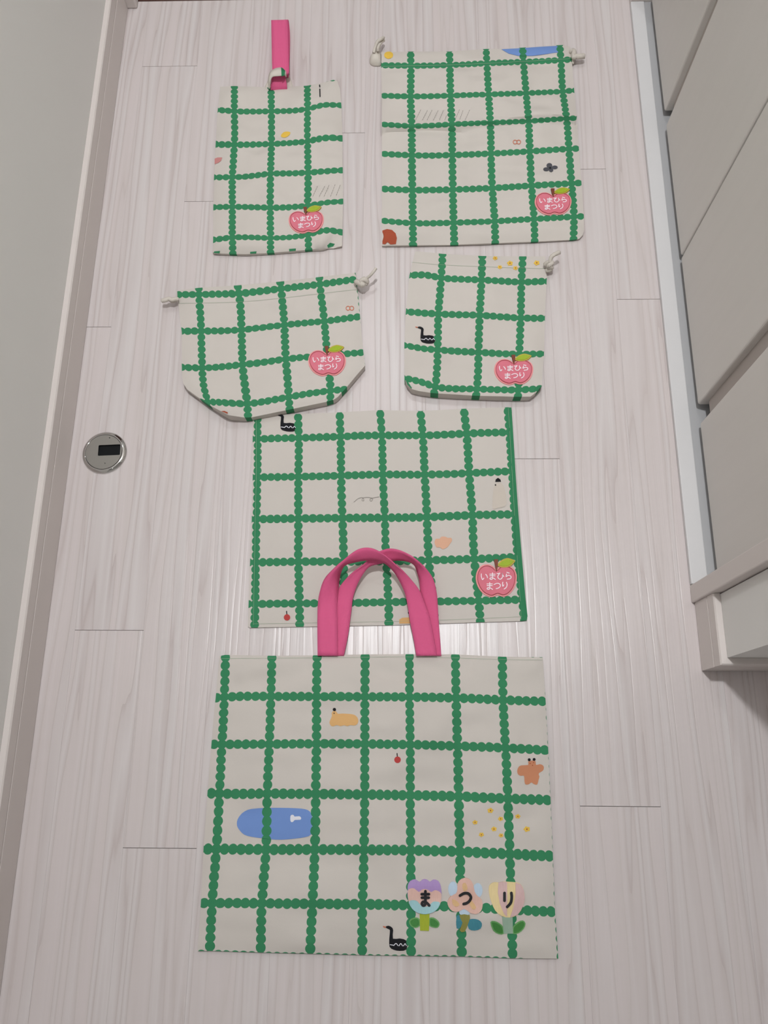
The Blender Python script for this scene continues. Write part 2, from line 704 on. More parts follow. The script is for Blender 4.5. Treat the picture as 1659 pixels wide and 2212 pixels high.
    def strokes(s, name, lst, width, mat, lift=0.0004, parent=None, view=None, label=None):
        V, F, U = [], [], []
        for pts in lst:
            v, f = s.stroke_geo(pts, width, lift, view)
            U += list(s.last0)
            F += [[i + len(V) for i in q] for q in f]
            V += v
        uv = s.tps(np.array(U))
        return mesh(name, V, F, mat, parent or s.root, uv, label=label)


def circle(cx, cy, r, n=14, ry=None):
    return [(cx + r * math.cos(2 * math.pi * k / n), cy + (ry or r) * math.sin(2 * math.pi * k / n)) for k in range(n)]


def grid_ctrl(rows, v0=1, u0=0):
    return [(x, y, u0 + j, v0 + i) for i, row in enumerate(rows) for j, (x, y) in enumerate(row) if x is not None]


def tube(name, P, r, mat, parent, n=8, label=None):
    P = np.array(cat_open(P, 6))
    V, F = [], []
    up = np.array([0, 0, 1.0])
    for i, p in enumerate(P):
        t = P[min(i + 1, len(P) - 1)] - P[max(i - 1, 0)]
        t = t / (np.linalg.norm(t) + 1e-12)
        a = np.cross(t, up)
        if np.linalg.norm(a) < 1e-3:
            a = np.array([1.0, 0, 0])
        a /= np.linalg.norm(a)
        b = np.cross(a, t)
        tw = i * 0.5
        for k in range(n):
            an = 2 * math.pi * k / n + tw * 0.3
            rr = r * (1 + 0.10 * math.sin(3 * an + tw))
            V.append(p + rr * (math.cos(an) * a + math.sin(an) * b))
    for i in range(len(P) - 1):
        for k in range(n):
            F.append((i * n + k, i * n + (k + 1) % n, (i + 1) * n + (k + 1) % n, (i + 1) * n + k))
    F.append(list(range(n))[::-1])
    F.append([(len(P) - 1) * n + k for k in range(n)])
    V = [(v[0], v[1], max(v[2], 0.0006)) for v in V]
    return mesh(name, V, F, mat, parent, smooth=True, label=label)


def ribbon(name, secs, mat, parent, thick=0.0016, n=6, cross=2, label=None):
    """tape through cross-sections of 3D points; every section has the same number of points"""
    S = np.array(secs, float)
    k = S.shape[1]
    G = np.array([cat_open(S[:, j], n) for j in range(k)]).transpose(1, 0, 2)
    R = np.array([cat_open(row, cross) for row in G])
    ns, nc = R.shape[:2]
    V = R.reshape(-1, 3)
    F = [(i * nc + j, i * nc + j + 1, (i + 1) * nc + j + 1, (i + 1) * nc + j) for i in range(ns - 1) for j in range(nc - 1)]
    al = np.concatenate([[0], np.cumsum(np.linalg.norm(np.diff(R.mean(1), axis=0), axis=1))])
    uv = [(0.026 * j / (nc - 1), al[i]) for i in range(ns) for j in range(nc)]
    o = mesh(name, V, F, mat, parent, uv, smooth=True, label=label)
    sm = o.modifiers.new('solid', 'SOLIDIFY')
    sm.thickness = thick
    sm.offset = 0.0
    return o


# ------------------------------------------------------------------ the passage
XL_BASE, XL_WALL = -0.4570, -0.4655     # left baseboard face, left wall face
XR_RAIL, XR_DOOR = 0.3630, 0.3925       # closet sill edge, closet door face
YFAR = 1.1790
XPIER, YPIER = 0.3755, 0.1190           # end of the right-hand wall
YBACK = -1.65
YEND = 2.50                            # outer door beyond the entry step
XSIDE = 1.30

floor = tag(mesh('floor', boxv(XL_WALL - .1, XSIDE + .1, YBACK - .1, 1.1985, -0.03, -0.0040), BOXF, 'gap'),
            'whitewashed wooden floor of narrow passage boards', kind='structure')
bx = [b * HCAM for b in (-0.497, -0.4095, -0.3235, -0.2386, -0.149, -0.0605, 0.027, 0.114, 0.2015, 0.2935, 0.381, 0.469)]
joints = [0.576, 1.032, 0.782, 0.510, 0.9014, 0.300, 0.330, 0.3793, 0.832, 0.615, 0.15, 0.36]
PL = 0.879
bx += [bx[-1] + 0.0903 * k for k in range(1, 9)]
joints += [0.7, 0.2, 0.55, 0.05, 0.4, 0.75, 0.3, 0.62]
bx[0] = XL_WALL
lim0, lim1 = YBACK, 1.1985
for i in range(len(bx) - 1):
    j = joints[i] * HCAM
    L = PL * HCAM
    if i == 9:
        L = 0.93
    ys = [lim0]
    y = j - 4 * L
    while y < lim1:
        if y > lim0 + .02 and y < lim1 - .02:
            ys.append(y)
        y += L
    ys.append(lim1)
    for a, b in zip(ys[:-1], ys[1:]):
        g = 0.00032
        x0, x1 = bx[i] + 0.00006, bx[i + 1] - 0.00006
        cx, cy = (x0 + x1) / 2, (a + b) / 2
        o = mesh('plank', boxv(x0 - cx, x1 - cx, a + g - cy, b - g - cy, -0.004, 0.0), BOXF, 'floor')
        o.parent = floor
        o.location = (cx, cy, 0)


def struct(name, x0, x1, y0, y1, z0, z1, mat, label, bevel=0.0):
    return tag(box(name, x0, x1, y0, y1, z0, z1, mat, None, bevel), label, kind='structure')


def baseboard(name, prof, path, label):
    """run a baseboard profile [(out, z)] along floor points; 'out' points away from the wall"""
    P = np.array(path, float)
    V, F = [], []
    n = len(prof)
    for i in range(len(P)):
        d0 = P[i] - P[i - 1] if i else P[1] - P[0]
        d1 = P[i + 1] - P[i] if i + 1 < len(P) else d0
        n0 = np.array([d0[1], -d0[0]]) / np.linalg.norm(d0)
        n1 = np.array([d1[1], -d1[0]]) / np.linalg.norm(d1)
        nn = n0 + n1
        nn = nn / (nn @ n0)
        for o_, z in prof:
            V.append((P[i][0] + nn[0] * o_, P[i][1] + nn[1] * o_, z))
    for i in range(len(P) - 1):
        for k in range(n):
            F.append((i * n + k, (i + 1) * n + k, (i + 1) * n + (k + 1) % n, i * n + (k + 1) % n))
    F.append(list(range(n)))
    F.append([(len(P) - 1) * n + k for k in range(n)][::-1])
    return tag(mesh(name, V, F, 'base'), label, kind='structure')


TB = 0.0085
PROF = [(0.0002, 0.0005), (TB - .0006, 0.0005), (TB, 0.0012), (TB, 0.0420), (TB - .0012, 0.0428), (TB - .0012, 0.0440),
        (TB, 0.0447), (TB, 0.0625), (TB - .0015, 0.0642), (0.0002, 0.0645)]
struct('wall_left', XL_WALL - .1, XL_WALL, YBACK, YEND, 0.0, CEIL, 'wall', 'pale grey papered wall along the left of the passage')
baseboard('baseboard_left', PROF, [(XL_WALL, YFAR + .003), (XL_WALL, YBACK)][::-1], 'beige laminate baseboard with a groove along the left wall')

# end of the right-hand wall: pier, then the side passage
struct('wall_right', XPIER, XSIDE, YPIER, YPIER + .075, 0.0, CEIL, 'wall', 'pale grey wall end between closet and side passage')
baseboard('baseboard_right', PROF, [(XPIER, 0.1952), (XPIER, YPIER), (XSIDE, YPIER)], 'beige laminate baseboard turning the corner of the right wall')
struct('wall_side', XSIDE, XSIDE + .1, YBACK, YPIER + .075, 0.0, CEIL, 'wall', 'pale grey wall closing the side passage')
struct('wall_back', XL_WALL - .1, XSIDE + .1, YBACK - .1, YBACK, 0.0, CEIL, 'wall', 'pale grey wall at the near end of the passage')
struct('ceiling', XL_WALL - .1, XSIDE + .1, YBACK - .1, YEND + .1, CEIL, CEIL + .1, 'ceil', 'white papered ceiling over the passage')

# closet: sill, casing, folding doors
sill = tag(empty('trim_1', (XR_RAIL, 0.7, 0.0)), 'white sill with a grey track under the closet doors', kind='structure')
box('sill_rail', XR_RAIL, XR_RAIL + .0215, 0.2185, 1.1745, 0.0002, 0.0075, 'rail', sill, 0.0012)
box('track', XR_RAIL + .0215, XR_RAIL + .085, 0.2185, 1.1745, 0.0002, 0.0055, 'track', sill)
struct('trim_2', XR_RAIL, XR_RAIL + .10, 0.1955, 0.2180, 0.0003, 2.10, 'base', 'beige casing standing at the near end of the closet doors', 0.0015)
struct('trim_3', XR_RAIL + .0, XR_RAIL + .10, 1.1750, 1.1990, 0.0003, 2.10, 'base', 'beige casing standing at the far end of the closet doors', 0.0015)
struct('trim_4', XR_RAIL, XR_RAIL + .10, 0.2185, 1.1745, 2.075, 2.10, 'base', 'beige head casing over the closet doors', 0.0015)
struct('wall_closet', 0.52, 0.56, YPIER + .076, 1.1999, 0.0, CEIL, 'wall', 'dim wall at the back of the closet')
struct('wall_over', XPIER, 0.519, YPIER + .076, 1.1999, 2.101, CEIL, 'wall', 'pale grey wall above the closet doors')
ZD0, ZD1 = 0.0170, 2.070


def panel(y0, y1, parent, dx=0.0):
    o = box('panel', XR_DOOR + dx, XR_DOOR + dx + .020, y0, y1, ZD0, ZD1, 'door', parent, 0.003, 3)
    return o


def folding(name, pa, pb, label):
    yc = (pa[1] + pb[0]) / 2
    r = tag(empty(name, (XR_DOOR, yc, ZD0)), label, kind='structure')
    panel(pa[0], pa[1], r)
    panel(pb[0], pb[1], r)
    box('hinge_strip', XR_DOOR + .010, XR_DOOR + .018, pa[1] - .006, pb[0] + .006, ZD0 + .014, ZD1, 'doorgap', r)
    return r


folding('door_1', (0.2270, 0.4345), (0.4610, 0.6890), 'near pair of beige folding closet doors with a grooved fold')
folding('door_2', (0.6925, 0.9195), (0.9460, 1.1700), 'far pair of beige folding closet doors with a grooved fold')

# far end: door frame feet, dark threshold, closed door
struct('trim_5', XL_WALL + .0003, -0.4410, 1.1830, 1.245, 0.0003, 2.05, 'base', 'pale door frame post at the far left corner', 0.002)
struct('trim_6', 0.3700, 0.3945, 1.2000, 1.245, 0.0003, 2.05, 'base', 'pale door frame post at the far right corner', 0.002)
struct('trim_7', XL_WALL + .0005, 0.3945, 1.1990, 1.2600, -0.118, -0.0005, 'brownwood', 'dark brown edge of the entry step across the far end of the floor', 0.002)
struct('trim_8', XL_WALL + .0003, 0.3945, 1.1990, 1.245, 2.052, 2.09, 'base', 'pale head of the far door frame', 0.002)
struct('wall_entry', 0.3950, 0.56, 1.2000, YEND, -0.12, CEIL, 'wall', 'pale grey wall beside the entry step')
struct('floor_entry', XL_WALL - .1, 0.56, 1.1990, YEND + .1, -0.16, -0.1185, 'gap', 'grey stone floor below the entry step')
struct('wall_far', XL_WALL - .1, 0.56, YEND + .0005, YEND + .1, -0.12, CEIL, 'wall', 'pale grey wall around the outer door')
far = tag(empty('door_3', (-0.035, YEND - .03, -0.118)), 'dark brown outer door beyond the entry step', kind='structure')
box('leaf', -0.4395, 0.3685, YEND - .032, YEND - .0005, -0.1175, 2.050, 'brownwood', far, 0.002)
for yy in (0.20, 0.85, 1.50):
    box('panel', -0.34, 0.27, YEND - .037, YEND - .0322, yy - .20, yy + .25, 'brownwood', far, 0.003)
box('handle', 0.27, 0.33, YEND - .07, YEND - .0322, 0.98, 1.02, 'satin', far, 0.006)


# ------------------------------------------------------------------ downlights
def lathe(name, prof, mat, parent, n=32, c=(0, 0, 0)):
    V, F = [], []
    for r, z in prof:
        for k in range(n):
            a = 2 * math.pi * k / n
            V.append((c[0] + r * math.cos(a), c[1] + r * math.sin(a), c[2] + z))
    for i in range(len(prof) - 1):
        for k in range(n):
            F.append((i * n + k, i * n + (k + 1) % n, (i + 1) * n + (k + 1) % n, (i + 1) * n + k))
    return mesh(name, V, F, mat, parent, smooth=True)


for k, ((lx, ly), pw) in enumerate(LAMPS):
    r = empty('downlight', (lx, ly, CEIL - .001),
              ['round white downlight in the ceiling above the laid-out bags', 'round white downlight in the ceiling at the near end of the passage', 'round white downlight in the ceiling over the entry step'][k], 'lamp', 'ceiling downlights')
    lathe('rim', [(0.050, -0.001), (0.062, -0.006), (0.068, -0.001), (0.062, 0.0005), (0.050, -0.001)][::-1], 'lampwhite', r, c=(lx, ly, CEIL))
    lathe('diffuser', [(0.0005, -0.0012), (0.050, -0.0012)], 'glow', r, c=(lx, ly, CEIL))
    ld = bpy.data.lights.new('downlight_beam', 'AREA')
    ld.shape = 'DISK'
    ld.size = 0.095
    ld.energy = pw
    ld.color = (0.965, 0.985, 1.0)
    ld.spread = math.radians(170)
    lo = bpy.data.objects.new('downlight_beam', ld)
    col.objects.link(lo)
    lo.location = (0, 0, -0.006)
    lo.parent = r

# ------------------------------------------------------------------ chrome floor door stop
SX, SY = at(225.3, 977.5, 0.002)
stop = empty('floor_door_stop', (SX, SY, 0), 'round chrome door stop with a black slot set in the floor', 'door stop')
lathe('rim', [(0.0305, 0.0003), (0.0304, 0.0012), (0.0295, 0.0026), (0.0272, 0.0040), (0.0258, 0.0045), (0.0254, 0.0044), (0.0251, 0.0036), (0.0249, 0.0003)], 'chrome', stop, 64, (SX, SY, 0))
th = math.radians(2.5)


def rot(p, c=(0, 0)):
    return (c[0] + p[0] * math.cos(th) - p[1] * math.sin(th), c[1] + p[0] * math.sin(th) + p[1] * math.cos(th))


def rrect(x0, x1, y0, y1, r, n=4):
    out = []
    for cx, cy, a0 in ((x1 - r, y1 - r, 0), (x0 + r, y1 - r, 90), (x0 + r, y0 + r, 180), (x1 - r, y0 + r, 270)):
        for k in range(n + 1):
            a = math.radians(a0 + 90 * k / n)
            out.append((cx + r * math.cos(a), cy + r * math.sin(a)))
    return out


disc = [rot((0.0247 * math.cos(2 * math.pi * k / 64), 0.0247 * math.sin(2 * math.pi * k / 64)), (SX, SY)) for k in range(64)]
slot = [rot(p, (SX, SY)) for p in rrect(-0.0075, 0.0226, -0.0055, 0.0100, 0.0014)]
res = delaunay_2d_cdt([Vector(p) for p in disc + slot], [(64 + i, 64 + (i + 1) % len(slot)) for i in range(len(slot))], [list(range(64))], 1, 1e-8)
Vd = [(v.x, v.y) for v in res[0]]
Fd = []
for f in res[2]:
    c = np.mean([Vd[i] for i in f], axis=0)
    if not inside(np.array([c]), slot)[0]:
        ar = sum(Vd[f[i - 1]][0] * Vd[f[i]][1] - Vd[f[i]][0] * Vd[f[i - 1]][1] for i in range(len(f)))
        Fd.append(list(f) if ar > 0 else list(f)[::-1])
plate = mesh('plate', [(x, y, 0.0046) for x, y in Vd], Fd, 'satin', stop)
ns = len(slot)
mesh('slot', [(x, y, 0.0046) for x, y in slot] + [(x, y, 0.0016) for x, y in slot], [(i, (i + 1) % ns, ns + (i + 1) % ns, ns + i) for i in range(ns)] + [list(range(ns, 2 * ns))], 'blackp', stop)
for k, (qx, qy) in enumerate(((0.0060, 0.0205), (0.0036, -0.0165))):
    lathe('screw', [(0.0004, 0.0003), (0.0008, 0.0001)][::-1], 'blackp', plate, 10, (SX + qx, SY + qy, 0.0047))

# ------------------------------------------------------------------ templates shared by the name patches
APPLE = (285.0, 405.0, 920.0, 745.0)
A_BODY = [(735, 512), (690, 466), (620, 425), (550, 408), (470, 415), (400, 450), (340, 510), (300, 600), (285, 700), (295, 800), (330, 900),
          (385, 990), (460, 1065), (540, 1110), (620, 1137), (690, 1128), (740, 1105), (775, 1092), (815, 1105), (870, 1125), (940, 1122), (1010, 1090),
          (1080, 1030), (1140, 950), (1182, 850), (1203, 740), (1200, 640), (1168, 545), (1110, 480), (1040, 440), (960, 425), (880, 430), (810, 458), (765, 505)]
A_STEM = [(692, 308), (738, 304), (785, 310), (775, 450), (756, 572), (738, 572), (715, 440)]
A_LEAF = [(762, 432), (810, 368), (880, 310), (960, 282), (1010, 277), (1090, 300), (1166, 335), (1130, 390), (1080, 440), (1000, 477), (900, 487), (830, 474)]
GLYPH = {
    'i': [[(.08, .08), (.08, .45), (.24, .93), (.42, .72)], [(.70, .15), (.86, .38), (.94, .66)]],
    'ma': [[(.10, .20), (.92, .20)], [(.12, .44), (.90, .44)], [(.52, .0), (.52, .40), (.52, .72), (.46, .93), (.26, .98), (.12, .86), (.24, .73), (.50, .74), (.76, .84), (.96, .98)]],
    'hi': [[(.03, .16), (.24, .15), (.42, .08), (.22, .36), (.13, .64), (.28, .91), (.52, .96), (.74, .76), (.80, .45), (.74, .12)], [(.74, .12), (.80, .32), (.98, .58)]],
    'ra': [[(.26, .02), (.62, .13)], [(.22, .26), (.14, .62), (.48, .46), (.80, .52), (.92, .70), (.76, .92), (.32, .98)]],
    'tsu': [[(.03, .30), (.38, .13), (.74, .15), (.95, .42), (.84, .70), (.60, .88), (.34, .95)]],
    'ri_block': [[(.10, .02), (.10, .56)], [(.82, .02), (.86, .30), (.80, .62), (.64, .82), (.38, 1.0)]],
    'ri': [[(.12, .04), (.07, .36), (.13, .62), (.30, .42)], [(.76, .05), (.87, .34), (.80, .66), (.60, .86), (.36, .98)]],
}
LINES = [('i', 395, 555, 615, 765), ('ma', 582, 728, 605, 755), ('hi', 755, 915, 598, 750), ('ra', 940, 1085, 590, 748),
         ('ma', 520, 664, 820, 975), ('tsu', 688, 842, 822, 962), ('ri', 872, 1000, 805, 965)]


def inset(pts, k, c=None):
    A = np.array(pts, float)
    c = A.mean(0) if c is None else np.array(c)
    return [tuple(c + (p - c) * k) for p in A]


def offset(pts, d):
    """move a closed outline inwards by d"""
    P = [np.array(p, float) for p in cat_closed(pts, 2)]
    s = 1 if area2(P) > 0 else -1
    out = []
    for i in range(len(P)):
        t = P[(i + 1) % len(P)] - P[i - 1]
        t = t / (np.linalg.norm(t) + 1e-9)
        out.append(tuple(P[i] + s * d * np.array([-t[1], t[0]])))
    return out


def apple(cl, bbox, tilt=0.0):
    """name patch: bbox of the fruit in photo pixels"""
    x0, x1, y0, y1 = bbox
    cx, cy = (x0 + x1) / 2, (y0 + y1) / 2
    ct, st = math.cos(tilt), math.sin(tilt)

    def T(p):
        u = (p[0] - APPLE[0]) / APPLE[2] * (x1 - x0) - (x1 - x0) / 2
        v = (p[1] - APPLE[1]) / APPLE[3] * (y1 - y0) - (y1 - y0) / 2
        return (cx + u * ct - v * st, cy + u * st + v * ct)
    vw = (0, 0, 1)
    k = (x1 - x0) / APPLE[2]
    body = cl.piece('name_patch', [T(p) for p in A_BODY], 'patch_rim', 0.0002, 0.0011, 2, None, vw, label='pink apple name patch with white lettering')
    inn = offset(A_BODY, 38)
    cl.piece('patch_centre', [T(p) for p in inn], 'patch', 0.0002, 0.0018, 0, body, vw)
    ST = [T(p) for p in offset(A_BODY, 40)]
    segs = []
    i = 0
    while i < len(ST) - 1:
        segs.append([ST[i], ST[i + 1]])
        i += 1
    cl.strokes('patch_stitching', segs, 13 * k, 'patch_stitch', 0.0025, body, vw)
    cl.piece('stem', [T(p) for p in A_STEM], 'stem', 0.0003, 0.0027, 1, body, vw)
    lf = cl.piece('leaf', [T(p) for p in A_LEAF], 'leaf_rim', 0.0003, 0.0024, 2, body, vw)
    cl.piece('leaf', [T(p) for p in offset(A_LEAF, 30)], 'leaf', 0.0003, 0.0030, 0, body, vw)
    sts = []
    for g, a, b, c, d in LINES:
        for s_ in GLYPH[g]:
            sts.append([T((a + q[0] * (b - a), c + q[1] * (d - c))) for q in s_])
    cl.strokes('lettering', sts, 20 * k, 'letter', 0.0027, body, vw)
    return body


SWAN_BOX = (165.0, 788.0, 190.0, 165.0)
SWAN = [(186, 797), (208, 788), (236, 798), (248, 818), (246, 873), (300, 872), (356, 888), (354, 944), (300, 954), (250, 946), (219, 926), (217, 870), (222, 818), (205, 809)]


def swan(cl, bbox):
    x0, x1, y0, y1 = bbox
    T = lambda p: (x0 + (p[0] - SWAN_BOX[0]) / SWAN_BOX[2] * (x1 - x0), y0 + (p[1] - SWAN_BOX[1]) / SWAN_BOX[3] * (y1 - y0))
    vw = (0, 0, 1)
    k = (x1 - x0) / SWAN_BOX[2]
    b = cl.piece('printed_swan', [T(p) for p in SWAN], 'black', 0.0007, 0, 2, None, vw)
    cl.piece('beak', [T(p) for p in ((165, 789), (190, 794), (188, 803), (170, 798))], 'ring', 0.0010, 0, 0, b, vw)
    cl.strokes('feather_marks', [[T((224, 912)), T((250, 916))], [T((252, 918)), T((270, 904)), T((286, 918))], [T((294, 920)), T((308, 905)), T((322, 920))], [T((330, 920)), T((342, 906)), T((352, 918))]], 6 * k, 'white', 0.0012, b, vw)


def flowers(cl, lst, view):
    for (x, y, r) in lst:
        pts = [(x + r * (0.84 + 0.12 * math.cos(5 * a + x)) * math.cos(a), y + r * (0.70 + 0.12 * math.cos(5 * a + x)) * math.sin(a)) for a in [2 * math.pi * k / 20 for k in range(20)]]
        f = cl.piece('printed_flower', pts, 'yellow', 0.0006, 0, 0, None, view)
        cl.piece('flower_centre', circle(x, y, r * .17, 8, r * .24), 'brown', 0.0010, 0, 0, f, view, step=0)


def cherry(cl, x, y, r, view):
    c = cl.piece('printed_cherry', circle(x, y, r), 'red', 0.0006, 0, 0, None, view)
    cl.strokes('cherry_stem', [[(x - r * .15, y - r * 1.9), (x - r * .05, y - r * .9)]], r * .3, 'black', 0.0005, c, view)


def slashes(cl, lst, view, wd):
    sg = []
    for (a, b, c, d) in lst:
        for k in range(5):
            t0, t1 = k / 5 + .02, k / 5 + .15
            sg.append([(a + (c - a) * t0, b + (d - b) * t0), (a + (c - a) * t1, b + (d - b) * t1)])
    cl.strokes('printed_rain', sg, wd, 'ink', 0.0006, None, view)


def rings(cl, x, y, r, view):
    for dx in (-.9, .9):
        pts = [(x + dx * r + r * math.cos(a), y + r * 1.0 * math.sin(a)) for a in [2 * math.pi * k / 12 for k in range(13)]]
        cl.strokes('printed_ring', [pts], r * .35, 'ring', 0.0006, None, view)


# ------------------------------------------------------------------ tote bag
V_T = (400, 1370, 1.975)
rows = [[(167, 268), (366, 265), (560, 266), (767, 267), (957, 268), (1156, 272), (1356, 281)],
        [(157, 470), (359, 469), (560, 467), (767, 468), (960, 471), (1162, 477), (1367, 485)],
        [(146, 680), (350, 680), (557, 681), (766, 684), (960, 687), (1167, 692), (1377, 701)],
        [(133, 917), (345, 919), (553, 919), (763, 920), (962, 922), (1172, 928), (1385, 938)],
        [(115, 1147), (327, 1148), (543, 1150), (757, 1152), (963, 1156), (1177, 1164), (1393, 1175)]]
ct = grid_ctrl(rows)
ct += [(172, 92, 0, .13), (370, 94, 1, .13), (563, 92, 2, .13), (768, 90, 3, .13), (957, 89, 4, .13), (1153, 90, 5, .13), (1353, 99, 6, .13)]
ct += [(105, 1348, 0, 5.91), (322, 1355, 1, 5.91), (533, 1360, 2, 5.91), (755, 1366, 3, 5.91), (964, 1369, 4, 5.91), (1180, 1372, 5, 5.91), (1397, 1380, 6, 5.91)]
ct += [(1537, 287, 6.905, 1), (1548, 495, 6.905, 2), (1558, 708, 6.905, 3), (1568, 947, 6.905, 4), (1576, 1185, 6.905, 5)]
ct += [(130, 272, -.186, 1), (112, 470, -.22, 2), (95, 678, -.25, 3), (78, 917, -.26, 4), (67, 1147, -.23, 5)]
tote = Cloth('tote_bag', 'large green-checked tote bag with two pink webbing handles and three flower patches', 'tote bag', V_T,
             [(146, 93), (172, 88), (370, 92), (563, 90), (768, 86), (957, 85), (1153, 86), (1353, 96), (1526, 98), (1538, 287), (1549, 495), (1559, 708), (1569, 947),
              (1578, 1185), (1592, 1384), (1397, 1383), (1180, 1375), (964, 1372), (755, 1369), (533, 1363), (322, 1358), (105, 1351), (52, 1352), (67, 1147), (78, 917),
              (95, 678), (112, 470), (122, 345), (130, 272)],
             ct, zmap=0.010, edge=0.0045, puff=0.0065, plen=0.020, wr=0.0060, seed=3,
             ridges=[([(230, 215), (380, 190), (520, 150)], -0.0045, 0.013), ([(820, 150), (900, 175), (960, 190)], -0.005, 0.012), ([(1000, 130), (1120, 170)], -0.003, 0.012), ([(600, 190), (700, 215)], -0.003, 0.012), ([(840, 640), (820, 800)], 0.0015, 0.02), ([(840, 700), (870, 640)], 0.001, 0.015)])
pond = tote.piece('printed_pond', [(240, 440), (255, 370), (320, 280), (420, 220), (540, 200), (700, 190), (960, 188), (1200, 195), (1350, 210), (1430, 250), (1465, 330), (1468, 480),
                                   (1450, 620), (1350, 665), (1180, 690), (960, 708), (800, 700), (640, 682), (480, 660), (360, 625), (290, 560), (250, 500)], 'blue', 0.0006, 0, 2, None, (480, 1720, 7.541))
tote.piece('printed_duck', [(1113, 325), (1140, 300), (1170, 310), (1182, 330), (1258, 324), (1286, 350), (1275, 382), (1185, 386), (1162, 410), (1135, 422), (1113, 400)], 'white', 0.0010, 0, 2, pond, (480, 1720, 7.541))
V_S = (680, 1500, 7.541)
sheep = tote.piece('printed_sheep', [(240, 455), (260, 400), (280, 350), (275, 310), (290, 280), (320, 270), (350, 280), (378, 316), (440, 312), (560, 318), (640, 332), (690, 370), (710, 430), (690, 485),
                                     (640, 507), (582, 500), (530, 518), (478, 503), (420, 518), (360, 500), (300, 520), (258, 505)], 'tan', 0.0006, 0, 2, None, V_S)
tote.piece('sheep_ear', circle(320, 247, 27), 'black', 0.0010, 0, 0, sheep, V_S)
tote.piece('sheep_eye', circle(315, 308, 8, 8, 12), 'black', 0.0010, 0, 0, sheep, V_S, step=0)
cherry(tote, 1348, 1065, 54, V_S)
V_B = (1000, 1600, 7.541)
bear = tote.piece('printed_butterfly', [(1060, 395), (1060, 350), (1085, 330), (1160, 325), (1185, 345), (1190, 395), (1250, 383), (1300, 400), (1318, 440), (1300, 490), (1240, 525), (1235, 560), (1245, 585), (1230, 640),
                                        (1215, 700), (1195, 718), (1150, 705), (1115, 680), (1080, 705), (1040, 715), (1010, 700), (1000, 640), (993, 570), (940, 572), (895, 545), (883, 490), (905, 430), (950, 402)], 'orange', 0.0006, 0, 2, None, V_B)
for x, y in ((1078, 310), (1158, 305)):
    tote.piece('butterfly_feeler', circle(x, y, 24), 'black', 0.0010, 0, 0, bear, V_B)
for x, y in ((1092, 370), (1148, 358), (1132, 402)):
    tote.piece('butterfly_eye', circle(x, y, 9, 8), 'brown', 0.0010, 0, 0, bear, V_B, step=0)
flowers(tote, [(447, 1137, 56), (613, 1272, 48), (197, 1330, 48), (505, 1438, 52), (300, 1530, 48), (620, 1542, 44), (893, 1233, 48), (1040, 1440, 60)], V_B)
swan(tote, (826.8, 878.5, 1999.4, 2053.5))
tote.strokes('hem_stitching', [[(150, 104), (563, 101), (957, 97), (1353, 108), (1524, 110)]], 1.0, 'thread', 0.0005)

# three flower-shaped letter patches on the tote
V_F = (860, 1860, 4.608)



f1 = tote.piece('flower_patch', [(95, 290), (96, 240), (120, 197), (168, 180), (212, 206), (238, 186), (265, 178), (295, 188), (316, 206), (350, 183), (397, 195), (422, 240), (432, 320), (425, 400), (400, 462),
                                 (350, 505), (270, 526), (190, 510), (135, 465), (105, 400), (93, 340)], 'f_purple', 0.0002, 0.0014, 2, None, V_F, label='purple, pink and blue tulip letter patch')
tote.piece('petal', [(96, 300), (118, 272), (160, 270), (206, 305), (235, 282), (268, 276), (300, 286), (330, 306), (362, 288), (400, 296), (430, 325), (424, 400), (398, 440), (270, 470), (130, 440), (103, 390)], 'f_pink', 0.0002, 0.0022, 2, f1, V_F)
tote.piece('petal', [(106, 400), (150, 386), (190, 396), (222, 432), (265, 452), (310, 436), (345, 402), (385, 400), (416, 412), (398, 462), (350, 504), (270, 525), (190, 509), (136, 466)], 'f_teal', 0.0002, 0.0030, 2, f1, V_F)
tote.piece('stem', [(214, 524), (312, 524), (310, 610), (306, 693), (218, 690), (216, 610)], 'f_lime', 0.0002, 0.0012, 0, f1, V_F)
for L_ in ([(108, 602), (130, 572), (180, 560), (216, 580), (218, 640), (170, 665), (125, 645)], [(309, 570), (350, 562), (395, 590), (414, 627), (392, 662), (350, 660), (309, 640)]):
    q = tote.piece('leaf', L_, 'f_leafedge', 0.0002, 0.0009, 2, f1, V_F)
    tote.piece('leaf', offset(L_, 13), 'f_leaf', 0.0002, 0.0016, 0, f1, V_F)
f2 = tote.piece('flower_patch', [(590, 230), (610, 190), (660, 165), (712, 180), (746, 230), (760, 300), (790, 345), (830, 382), (840, 440), (820, 500), (770, 526), (710, 510), (658, 474), (600, 500), (540, 496), (500, 450),
                                 (491, 400), (520, 350), (575, 320), (588, 280)], 'f_peach', 0.0002, 0.0018, 2, None, V_F, label='peach three-petalled letter patch with pale blue petals')
tote.piece('petal', circle(546, 278, 48, 16, 76), 'f_sky', 0.0002, 0.0011, 0, f2, V_F)
tote.piece('petal', circle(792, 290, 48, 16, 72), 'f_sky', 0.0002, 0.0011, 0, f2, V_F)
tote.piece('petal', circle(660, 508, 54, 16, 34), 'f_sky', 0.0002, 0.0011, 0, f2, V_F)
tote.piece('stem', [(608, 535), (712, 538), (700, 610), (662, 700), (612, 690), (640, 610)], 'f_olive', 0.0002, 0.0013, 2, f2, V_F)
tote.piece('leaf', [(582, 545), (625, 535), (655, 545), (648, 600), (625, 655), (582, 668)], 'f_deep', 0.0002, 0.0009, 2, f2, V_F)
tote.piece('leaf', [(692, 595), (740, 575), (800, 585), (833, 620), (820, 670), (760, 690), (702, 672)], 'f_deep', 0.0002, 0.0010, 2, f2, V_F)
